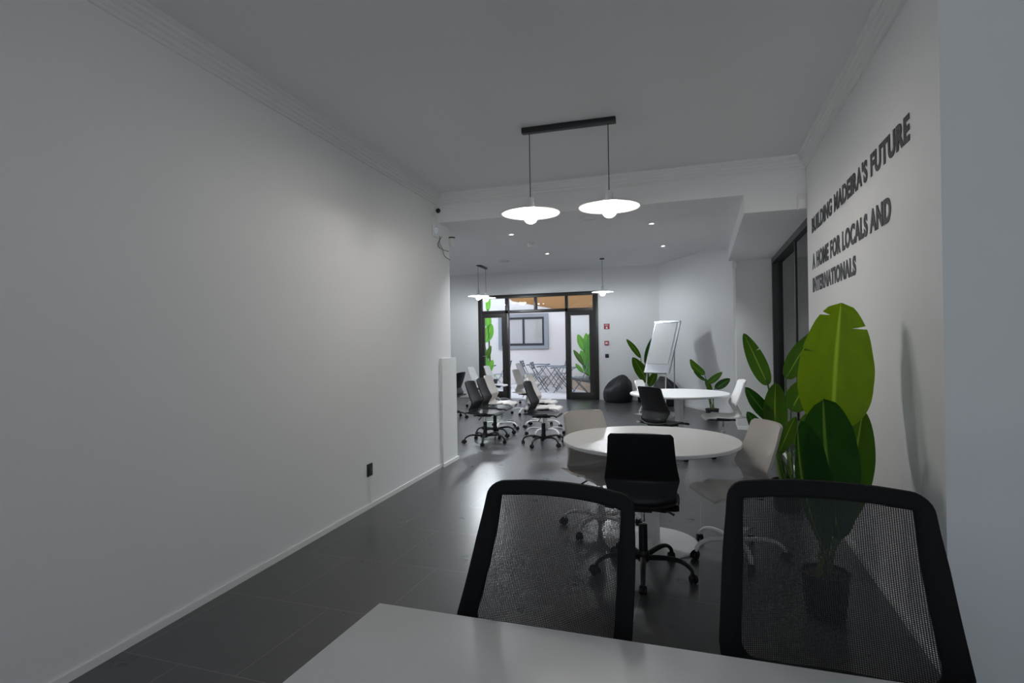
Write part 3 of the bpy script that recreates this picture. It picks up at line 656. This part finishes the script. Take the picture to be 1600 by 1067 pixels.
# socket with its cable duct
cy = 4.315; t = thing('wall_socket', 'black wall socket low on the left wall', 'socket', (LX(cy), cy, 0.337), 0.0626)
bm = B(); box(bm, 0, 0.010, -0.045, 0.045, -0.055, 0.055, bev=0.003); obj('cover_plate', bm, 'black_plastic', t, True)
bm = B(); lathe(bm, [(0.0, 0.004), (0.018, 0.004), (0.021, 0.0), (0.023, 0.0), (0.023, 0.004), (0.019, 0.007), (0, 0.007)], 20, mtx=Matrix.Translation((0.007, 0, 0)) @ Matrix.Rotation(PI / 2, 4, 'Y')); obj('outlet', bm, 'black_metal', t, True)
tag(boxo('cable_duct', (LX(cy) - 0.002, LX(cy) + 0.01, cy - 0.012, cy + 0.012, 0.04, 0.28), 'trim'), 'thin white cable duct running from the black socket to the floor', 'cable duct')
# signs on the far wall
def wall_sign(name, px, py, sz, label, cat, marks):
    p = at(px, py, FY); t = thing(name, label, cat, (p.x, FY, p.z))
    bm = B(); box(bm, -sz / 2, sz / 2, -0.006 if name != 'fire_alarm_button' else -0.03, 0, -sz / 2, sz / 2); obj('sign_plate' if name != 'fire_alarm_button' else 'button_box', bm, 'red', t)
    bm = B()
    for d in marks: box(bm, d[0], d[1], -0.034 if name == 'fire_alarm_button' else -0.008, -0.005, d[2], d[3])
    obj('pictogram', bm, 'whitepaint', t)
wall_sign('fire_sign', 948, 510, 0.135, 'red square fire sign on the far wall, topmost of the three plates', 'sign',
          [(-0.022, 0.022, -0.052, -0.018), (-0.010, 0.010, -0.018, -0.006), (-0.045, 0.045, 0.012, 0.018), (-0.045, 0.03, 0.030, 0.036), (-0.045, 0.045, 0.046, 0.052)])
wall_sign('fire_alarm_button', 948, 536, 0.10, 'red fire alarm call point on the far wall, below the red sign', 'alarm button', [(-0.03, 0.03, -0.022, 0.022)])
bpy.data.objects.get('fire_alarm_button')
p = at(948.5, 556, FY); t = thing('wall_socket', 'small black wall switch plate on the far wall below the red fire alarm', 'switch', (p.x, FY, p.z))
t.name = 'wall_switch'
bm = B(); box(bm, -0.042, 0.042, -0.008, 0, -0.045, 0.045, bev=0.003); obj('cover_plate', bm, 'black_plastic', t, True)
bm = B(); box(bm, -0.022, 0.022, -0.012, -0.007, -0.022, 0.022, bev=0.002); obj('rocker', bm, 'black_metal', t, True)

# ------------------------------------------------------------------ lettering on the right wall
def lettering(txt, ya, yb, z0, z1, label):
    cu = bpy.data.curves.new('text', 'FONT'); cu.body = txt; cu.size = 1; cu.offset = 0.042; cu.extrude = 0.02; cu.space_character = 1.10; cu.resolution_u = 6
    tmp = bpy.data.objects.new('text', cu); COL.objects.link(tmp)
    bpy.context.view_layer.update(); dg = bpy.context.evaluated_depsgraph_get()
    me = bpy.data.meshes.new_from_object(tmp.evaluated_get(dg)); bpy.data.objects.remove(tmp); bpy.data.curves.remove(cu)
    xs = [v.co.x for v in me.vertices]; ys = [v.co.y for v in me.vertices]; x_0, x_1 = min(xs), max(xs)
    # cap height from a flat letter: ignore round overshoot
    y_0, y_1 = -0.02, 0.02 + 0.0; capmax = max(ys); capmin = min(ys)
    for v in me.vertices:
        a = (v.co.x - x_0) / (x_1 - x_0); b_ = (v.co.y - capmin) / (capmax - capmin)
        v.co = Vector((-(0.002 + (v.co.z + 0.02) * 0.05), ya + (yb - ya) * a, z0 + (z1 - z0) * b_))
    bm = B(); bm.from_mesh(me); bpy.data.meshes.remove(me)
    c = Vector((RX, (ya + yb) / 2, z0))
    for v in bm.verts: v.co = Vector((RX + v.co.x, v.co.y, v.co.z)) - c
    bmesh.ops.remove_doubles(bm, verts=bm.verts, dist=1e-5)
    t = thing('wall_lettering', label, 'lettering', c, 0, 'wall slogan lines')
    seen = set(); isl = []
    for v in bm.verts:
        if v in seen: continue
        st = [v]; seen.add(v); cur = set()
        while st:
            q_ = st.pop(); cur.add(q_)
            for e_ in q_.link_edges:
                o_ = e_.other_vert(q_)
                if o_ not in seen: seen.add(o_); st.append(o_)
        isl.append(cur)
    for cur in isl:
        nb = B(); mp_ = {v: nb.verts.new(v.co) for v in cur}
        for f_ in {f_ for v in cur for f_ in v.link_faces}: nb.faces.new([mp_[v] for v in f_.verts])
        obj('letter', nb, 'letter', t)
    bm.free(); return t
lettering("BUILDING MADEIRA'S FUTURE", 5.69, 3.155, 2.376, 2.515, "top line of charcoal letters on the right wall reading BUILDING MADEIRA'S FUTURE")
lettering('A HOME FOR LOCALS AND', 5.69, 3.455, 2.05, 2.19, 'middle line of charcoal letters on the right wall reading A HOME FOR LOCALS AND')
lettering('INTERNATIONALS', 5.69, 4.18, 1.845, 1.975, 'lowest line of charcoal letters on the right wall reading INTERNATIONALS')

# ------------------------------------------------------------------ plants
def leaf_bm(base, tip, width, normal, bend=0.06, fold=0.12, asym=0.0, tears=(), roll=0.0, peak=0.45, pw=0.62, origin=Vector((0, 0, 0))):
    base = Vector(base); tip = Vector(tip); ax = tip - base; L = ax.length; d = ax.normalized()
    n_ = Vector(normal); n_ = (n_ - d * n_.dot(d)).normalized(); s_ = d.cross(n_)
    NL, NW = 30, 12; bm = B(); uvl = bm.loops.layers.uv.new('UVMap'); g = []; info = {}
    def wprof(t_):
        e = math.log(0.5) / math.log(peak); x_ = max(0.0, t_) ** e
        return max(0.0, math.sin(PI * x_)) ** pw
    for j in range(NL + 1):
        t_ = j / NL; hw = width / 2 * wprof(t_) + 0.0015
        c = base + d * (L * t_) + n_ * (-bend * L * math.sin(PI * t_) * 1.0 + bend * L * 0.6 * t_ * t_)
        row = []
        for i in range(NW + 1):
            u = -1 + 2 * i / NW; off = u * hw * (1 + (asym if u > 0 else -asym))
            cup = fold * width * (abs(u) ** 1.3) * 0.5 * (0.6 + 0.4 * wprof(t_)) + 0.012 * width * math.sin(23 * t_ + 3 * u) * abs(u)
            v = bm.verts.new(c + s_ * off + n_ * cup + s_ * roll * u * u * hw * 0.2 - origin); info[v] = ((u + 1) / 2, t_); row.append(v)
        g.append(row)
    for (side, tt, dep) in tears:           # V-shaped splits that close towards the midrib
        j = int(tt * NL)
        for k in range(dep + 1):
            i = NW - dep + k if side > 0 else dep - k
            q0 = g[j][i].co.copy(); q1 = g[j + 1][i].co.copy(); w_ = 0.75 * (k / dep)
            g[j + 1][i].co = q0.lerp(q1, max(0.12, w_)) if k else q0.lerp(q1, 0.04)
    for j in range(NL):
        for i in range(NW):
            skip = False
            for (side, tt, dep) in tears:
                if j == int(tt * NL) and ((side > 0 and i >= NW - dep) or (side < 0 and i < dep)): skip = True
            if skip: continue
            f = bm.faces.new((g[j][i], g[j][i + 1], g[j + 1][i + 1], g[j + 1][i])); f.smooth = True
            for lp in f.loops: lp[uvl].uv = info[lp.vert]
    return bm
def obj_leaf(name, bm, material, parent):
    me = bpy.data.meshes.new(name); bm.to_mesh(me); bm.free()
    return link(name, me, material, parent)
def plant(label, loc, pot_r, pot_h, leaves, stems, pet=(0.006, 0.010), name='potted_plant', pot=True):
    loc = Vector(loc); t = thing(name, label, 'plant', loc)
    if pot:
        bm = B(); lathe(bm, [(0, 0), (pot_r * 0.78, 0), (pot_r * 0.82, 0.01), (pot_r, pot_h * 0.93), (pot_r * 1.04, pot_h * 0.94), (pot_r * 1.04, pot_h), (pot_r * 0.95, pot_h), (pot_r * 0.93, pot_h - 0.03), (0, pot_h - 0.03)], 36); obj('pot', bm, 'pot', t, True)
        bm = B(); lathe(bm, [(0, pot_h - 0.029), (pot_r * 0.92, pot_h - 0.029), (pot_r * 0.9, pot_h - 0.018), (0, pot_h - 0.012)], 24); obj('soil', bm, 'soil', t, True)
    for (b_, tp, wd, nrm, kw) in leaves:
        kw = dict(kw); mm = kw.pop('m', 'leaf'); via = kw.pop('via', None); root = kw.pop('root', None)
        lf = obj_leaf('leaf', leaf_bm(b_, tp, wd, nrm, origin=loc, **kw), mm, t)
        st = (Vector(root) - loc) if root is not None else Vector((random.uniform(-.3, .3) * pot_r, random.uniform(-.3, .3) * pot_r, pot_h - 0.02 if pot else 0.0))
        e = Vector(b_) - loc; d = (Vector(tp) - Vector(b_)).normalized()
        mid = (Vector(via) - loc) if via is not None else st.lerp(e, 0.55) + Vector((0, 0, 0.04))
        path = catmull([st, mid, e, e + d * 0.05], 6); n = len(path)
        bm = B(); tube(bm, path, [pet[1] + (pet[0] - pet[1]) * i / n for i in range(n)], 8); obj('leaf_stalk', bm, 'stem_dark', t, True)
    for pts, r0, r1 in stems:
        path = catmull([Vector(q_) - loc for q_ in pts], 6); n = len(path)
        bm = B(); tube(bm, path, [r0 + (r1 - r0) * i / n for i in range(n)], 10, flat=(0.8, 1.1)); obj('stem', bm, 'stem', t, True)
    return t
VIEW = Vector((0.1, -1, 0.12))
def L_(bp_, tp_, Yb, Yt, wpx, nrm=VIEW, **k):
    b_ = at(*bp_, Yb); tp = at(*tp_, Yt); dist = ((b_ + tp) / 2 - EYE).dot(FWD); return (b_, tp, wpx * dist / FPX, nrm, k)
Y1_ = 3.32
plant('largest potted plant, broad yellow-green upright leaf on top, black pot behind the right mesh chair', (0.585, 3.30, 0), 0.115, 0.23, [
    L_((1301, 668), (1313, 474), 3.36, 3.42, 107, Vector((0.05, -1, 0.05)), m='leaf_light', fold=0.06, bend=0.03, tears=((1, 0.82, 3), (-1, 0.93, 3), (-1, 0.62, 2)), peak=0.40, pw=0.45, via=at(1300, 800, 3.33)),
    L_((1312, 842), (1283, 622), 3.22, 3.18, 94, Vector((0.25, -1, 0.1)), m='leaf_dark', fold=0.14, bend=0.05, peak=0.52, pw=0.5),
    L_((1284, 856), (1240, 657), 3.10, 3.12, 70, Vector((0.75, -1, 0.1)), m='leaf_dark', fold=0.35, bend=0.06, peak=0.5, asym=0.35),
    L_((1308, 838), (1350, 640), 3.40, 3.46, 60, Vector((-0.45, -1, 0.1)), m='leaf', fold=0.2, bend=0.05, peak=0.5),
    L_((1290, 800), (1262, 690), 3.45, 3.5, 46, Vector((0.1, -1, 0.2)), m='leaf', fold=0.2),
    ], [([(0.575, 3.30, 0.2), at(1305, 850, 3.3), at(1303, 800, 3.32)], 0.016, 0.010), ([(0.555, 3.27, 0.2), at(1284, 870, 3.2)], 0.013, 0.009)])
plant('tall potted plant with several green leaves by the glass door, behind the warm white chair', (0.655, 5.22, 0), 0.125, 0.25, [
    L_((1200, 602), (1162, 520), 5.15, 5.1, 26, Vector((-0.2, -1, 0.2)), m='leaf', fold=0.2, peak=0.4, tears=((1, 0.66, 3),)),
    L_((1208, 660), (1163, 604), 5.1, 5.0, 22, Vector((-0.3, -1, 0.6)), m='leaf_dark', fold=0.25, peak=0.45),
    L_((1213, 696), (1211, 597), 5.05, 5.0, 35, Vector((0.1, -1, 0.1)), m='leaf', fold=0.12, peak=0.55),
    L_((1200, 690), (1166, 642), 5.1, 5.0, 20, Vector((-0.2, -1, 0.5)), m='leaf_dark', fold=0.2),
    L_((1228, 592), (1277, 514), 5.3, 5.35, 32, Vector((0.2, -1, -0.1)), m='leaf', fold=0.1, peak=0.4),
    L_((1236, 642), (1268, 588), 5.3, 5.3, 40, Vector((0.3, -1, 0.1)), m='leaf', fold=0.12, peak=0.4),
    L_((1217, 710), (1243, 650), 5.1, 5.1, 20, Vector((0.2, -1, 0.3)), m='leaf', fold=0.3),
    L_((1245, 700), (1268, 640), 5.3, 5.3, 24, Vector((0.1, -1, 0.3)), m='leaf', fold=0.2)],
    [([(0.62, 5.2, 0.22), at(1217, 735, 5.18), at(1213, 705, 5.15)], 0.022, 0.014), ([(0.68, 5.24, 0.22), at(1235, 735, 5.2), at(1232, 708, 5.2)], 0.024, 0.012)], pet=(0.005, 0.009))
plant('small potted plant with drooping leaves by the angled wall, behind the farther round table', (0.14, 10.62, 0), 0.115, 0.20, [
    L_((1101, 585), (1076, 562), 10.5, 10.4, 13, Vector((-0.2, -1, 0.8)), fold=0.2, bend=0.16, peak=0.4),
    L_((1103, 595), (1083, 580), 10.5, 10.4, 6, Vector((0, -1, 0.7)), m='leaf_dark', fold=0.2),
    L_((1104, 600), (1129, 582), 10.5, 10.5, 11, Vector((0, -1, 0.7)), fold=0.2, peak=0.45),
    L_((1117, 607), (1141, 592), 10.5, 10.5, 13, Vector((0.2, -1, 0.5)), m='leaf_dark', fold=0.2, peak=0.45),
    L_((1112, 612), (1102, 592), 10.6, 10.6, 8, Vector((0, -1, 0.7)), fold=0.2)],
    [([(0.12, 10.62, 0.17), at(1108, 625, 10.6), at(1104, 605, 10.55)], 0.014, 0.007), ([(0.17, 10.62, 0.17), at(1114, 625, 10.6), at(1112, 606, 10.55)], 0.014, 0.007)], pet=(0.005, 0.007))
plant('potted plant behind the flip chart, its long leaves showing left of the board', (-1.33, 13.30, 0), 0.13, 0.22, [
    L_((1001, 559), (979, 529), 13.2, 13.0, 9, Vector((-0.3, -1, 0.2)), m='leaf', fold=0.25),
    L_((1012, 598), (989, 557), 13.2, 13.0, 19, Vector((-0.3, -1, 0.2)), m='leaf', fold=0.2),
    L_((1008, 568), (1020, 526), 13.4, 13.4, 10, Vector((0.3, -1, 0.2)), m='leaf_dark', fold=0.25),
    L_((1014, 604), (1026, 580), 13.2, 13.2, 12, Vector((0, -1, 0.2)), m='leaf', fold=0.25)], [([(-1.33, 13.3, 0.2), at(1014, 605, 13.25)], 0.014, 0.009)], pet=(0.006, 0.009))
plant('bright green leafy plant outside behind the left glass panel', (-5.95, 15.6, -0.005), 0.2, 0.35, [
    L_((763, 512), (761, 489), 15.5, 15.5, 12, VIEW, m='leaf_bright', fold=0.1),
    L_((757, 535), (769, 506), 15.5, 15.5, 17, VIEW, m='leaf_bright', fold=0.15),
    L_((762, 487), (763, 459), 15.6, 15.6, 8, VIEW, m='leaf_bright', fold=0.1),
    L_((756, 566), (768, 540), 15.4, 15.4, 9, VIEW, m='leaf', fold=0.2),
    L_((758, 582), (757, 552), 15.4, 15.3, 12, VIEW, m='leaf_bright', fold=0.2),
    L_((760, 585), (771, 562), 15.3, 15.2, 11, VIEW, m='leaf_bright', fold=0.2),
    L_((757, 588), (776, 588), 15.2, 15.0, 12, Vector((0, -0.6, 1)), m='leaf_bright', fold=0.2, bend=0.2)], [], pet=(0.012, 0.016))
plant('dense bright green leafy plant growing from the planter behind the right glass panel', (-3.18, 16.7, 0.295), 0.2, 0.0, [
    L_((913, 548), (903, 522), 16.4, 16.3, 11, VIEW, m='leaf_bright', fold=0.12),
    L_((917, 556), (916, 520), 16.5, 16.5, 12, VIEW, m='leaf_bright', fold=0.12),
    L_((923, 556), (922, 520), 16.5, 16.5, 14, VIEW, m='leaf_bright', fold=0.12),
    L_((912, 570), (896, 546), 16.2, 16.0, 8, Vector((-0.3, -1, 0.5)), m='leaf', fold=0.3),
    L_((912, 572), (908, 547), 16.3, 16.2, 10, VIEW, m='leaf_bright', fold=0.2),
    L_((917, 586), (915, 540), 16.4, 16.4, 14, VIEW, m='leaf_bright', fold=0.15),
    L_((922, 588), (923, 545), 16.4, 16.4, 14, VIEW, m='leaf_bright', fold=0.15),
    L_((911, 582), (899, 568), 16.2, 16.1, 6, VIEW, m='leaf_bright', fold=0.3)], [], pet=(0.012, 0.016), pot=False, name='planter_plant')

# ------------------------------------------------------------------ bean bags
def bean(label, x, y, rz, r=0.345, h=0.60):
    bm = B(); NS, NR = 48, 26; rings = []
    for j in range(NR + 1):
        t_ = j / NR
        pts = catmull([(0.001, 0, 0), (0.27, 0, 0.0), (0.335, 0, 0.05), (0.352, 0, 0.17), (0.342, 0, 0.30), (0.285, 0, 0.43), (0.19, 0, 0.53), (0.09, 0, 0.585), (0.001, 0, 0.60)], 8)
        idx = t_ * (len(pts) - 1); i0 = int(idx); f_ = idx - i0; p_ = pts[i0].lerp(pts[min(i0 + 1, len(pts) - 1)], f_)
        ring = []
        for k in range(NS):
            a = 2 * PI * k / NS; rr = p_.x * r / 0.35; z = p_.z * h / 0.6
            top_ = max(0, z / h - 0.35)
            seam = 1 - 0.035 * max(0, math.cos(6 * a)) ** 14 * (1 if z > 0.02 else 0)
            x_ = math.cos(a) * rr * seam; y_ = math.sin(a) * rr * seam
            x_ += 0.10 * top_ ** 1.2                                   # the crown slumps to one side
            dent = math.exp(-((x_ + 0.13) ** 2 + (y_ + 0.13) ** 2) / 0.020) * top_ * 0.34
            wr = 0.026 * math.sin(5 * a + 9 * t_) * top_ + 0.014 * math.sin(11 * a - 14 * t_) * top_ + 0.004 * math.sin(7 * a + 20 * t_)
            ring.append(bm.verts.new((x_ + wr, y_ + wr, max(0, z - dent + wr * (1 if z > 0.05 else 0)))))
        rings.append(ring)
    for a_, b_ in zip(rings, rings[1:]):
        for k in range(NS): bm.faces.new((a_[k], a_[(k + 1) % NS], b_[(k + 1) % NS], b_[k]))
    bm.faces.new(rings[0]); bm.faces.new(rings[-1])
    t = thing('bean_bag', label, 'bean bag', (x, y, 0), rz, 'dark bean bags by the far wall')
    obj('cover', bm, 'bean', t, True)
    for k in range(6):
        a = 2 * PI * k / 6; pts = []; bm = B()
        for j in range(2, 12):
            z = h * (0.06 + 0.032 * j); rr = r * (1.0 - max(0, (z / h - 0.28)) ** 2 * 0.9) * 0.968; tp_ = max(0, z / h - 0.35)
            pts.append((math.cos(a) * rr + 0.10 * tp_ ** 1.2, math.sin(a) * rr, z))
        tube(bm, pts, 0.004, 6); obj('piping', bm, 'bean', t, True)
    return t
bean('black bean bag on the floor right of the courtyard doorway', -1.90, 13.30, 0.0, 0.335, 0.62)
bean('dark bean bag behind the easel legs, beyond the farther round table', -0.76, 12.78, 2.2, 0.31, 0.62)

# ------------------------------------------------------------------ flip chart
BL = Vector((-1.15, 11.9, 0.775)); WV = Vector((0.80, -0.60, 0)) * 0.61; HV = Vector((0.222, 0.30, 1.03))
NV = WV.cross(HV).normalized()
if NV.y > 0: NV = -NV
fo = Vector((-0.86, 11.8, 0)); fc = thing('flip_chart', 'white flip chart easel leaning back in front of the angled wall', 'easel', fo)
def quad_slab(name, bl, wv, hv, th, material, parent):
    bm = B(); c = [bl, bl + wv, bl + wv + hv, bl + hv]; a = [bm.verts.new(p_ - fo) for p_ in c]; b_ = [bm.verts.new(p_ - NV * th - fo) for p_ in c]
    bm.faces.new(a); bm.faces.new(b_[::-1])
    for i in range(4): bm.faces.new((a[i], b_[i], b_[(i + 1) % 4], a[(i + 1) % 4]))
    return obj(name, bm, material, parent)
quad_slab('board', BL, WV, HV, 0.02, 'board', fc)
quad_slab('frame_rail', BL + WV * 1.0, WV * 0.045, HV, 0.028, 'alu', fc); quad_slab('frame_rail', BL - WV * 0.02, WV * 0.02, HV, 0.028, 'alu', fc)
quad_slab('paper_clamp', BL + HV * 0.975 - WV * 0.02 + NV * 0.02, WV * 1.06, HV * 0.035, 0.05, 'alu', fc)
quad_slab('paper_pad', BL + WV * 0.03 + HV * 0.17 + NV * 0.008, WV * 0.90, HV * 0.80, 0.008, 'whitepaint', fc)
quad_slab('pen_tray', BL + WV * 0.06 - HV * 0.02 + NV * 0.06, WV * 0.9, HV * 0.02, 0.06, 'alu', fc)
for pts in ([BL + WV * 0.12, Vector((BL.x + 0.02, BL.y - 0.22, 0.0))], [BL + WV * 0.92, Vector((BL.x + WV.x * 0.9, BL.y + WV.y * 0.9 - 0.22, 0.0))], [BL + WV * 0.8 + HV * 0.9 - NV * 0.03, Vector((-0.575, 12.1, 0.0))]):
    bm = B(); tube(bm, [p_ - fo for p_ in pts], 0.012, 8); obj('leg', bm, 'alu' if pts[1].y > 12.0 else 'white_metal', fc, True)

# ------------------------------------------------------------------ folding bistro sets outside
def fold_chair(x, y, rz, label):
    t = thing('folding_chair', label, 'chair', (x, y, -0.005), math.radians(rz), 'folding chairs in the courtyard')
    sd = [0.2, -0.2]
    for s_ in sd:
        bm = B(); tube(bm, [(s_, 0.20, 0.0), (s_, -0.08, 0.40), (s_, -0.20, 0.66), (s_, -0.26, 0.86)], 0.011, 6, flat=(1, .7)); obj('leg', bm, 'grey_metal', t, True)
        bm = B(); tube(bm, [(s_ * 0.88, -0.24, 0.0), (s_ * 0.88, 0.18, 0.45)], 0.010, 6, flat=(1, .7)); obj('leg', bm, 'grey_metal', t, True)
    bm = B()
    for k in range(6): box(bm, -0.19, 0.19, -0.17 + 0.062 * k, -0.125 + 0.062 * k, 0.445, 0.457)
    for s_ in (-0.18, 0.165): box(bm, s_, s_ + 0.015, -0.17, 0.19, 0.432, 0.445)
    obj('seat', bm, 'alu', t)
    bm = B()
    for k in range(3):
        z = 0.66 + 0.07 * k; yy = -0.20 - 0.06 * (z - 0.66) / 0.2
        box(bm, -0.195, 0.195, yy - 0.012, yy + 0.004, z, z + 0.055)
    obj('backrest', bm, 'grey_metal', t)
    bm = B(); tube(bm, [(-0.18, 0.14, 0.08), (0.18, 0.14, 0.08)], 0.008, 6); tube(bm, [(-0.17, -0.20, 0.05), (0.17, -0.20, 0.05)], 0.008, 6); obj('stretcher', bm, 'grey_metal', t, True)
    return t
def fold_table(x, y, rz, label, s=0.33):
    t = thing('folding_table', label, 'table', (x, y, -0.005), math.radians(rz), 'folding tables in the courtyard')
    bm = B()
    for k in range(8): box(bm, -s, s, -s + 2 * s * k / 8 + 0.006, -s + 2 * s * (k + 1) / 8 - 0.006, 0.70, 0.714)
    box(bm, -s, -s + 0.02, -s, s, 0.68, 0.70); box(bm, s - 0.02, s, -s, s, 0.68, 0.70); obj('tabletop', bm, 'grey_metal', t)
    for s_ in (-1, 1):
        bm = B(); tube(bm, [(-0.27, s_ * 0.24, 0), (0.26, s_ * 0.24, 0.69)], 0.011, 6); obj('leg', bm, 'grey_metal', t, True)
        bm = B(); tube(bm, [(0.27, s_ * 0.22, 0), (-0.26, s_ * 0.22, 0.69)], 0.011, 6); obj('leg', bm, 'grey_metal', t, True)
    return t
def cpos(px, py, z): p_ = atz(px, py, z); return p_.x, p_.y
x, y = cpos(852, 567, 0.71); fold_table(x, min(y, 17.5), 5, 'grey folding table farthest back against the courtyard wall')
fold_table(-4.30, 16.3, -5, 'grey folding table in the middle of the open doorway')
fold_table(-3.72, 15.55, 5, 'nearest grey folding table, partly behind the right door post')
fold_table(-6.55, 16.6, 10, 'grey folding table behind the left glass panel')
fold_chair(-5.10, 16.75, -88, 'grey folding chair tallest at the left of the courtyard group')
fold_chair(-4.98, 16.35, -75, 'grey folding chair just right of the leftmost one in the courtyard group')
fold_chair(-4.42, 15.6, -84, 'nearest grey folding chair in the open doorway, legs crossed toward the viewer')
fold_chair(-4.2, 17.05, 120, 'grey folding chair whose back shows through the left edge of the right glass panel')
fold_chair(-3.22, 15.25, 100, 'grey folding chair seen side on through the right glass panel')
fold_chair(-5.95, 16.55, 80, 'grey folding chair seen through the left glass panel, right of the bright plant')
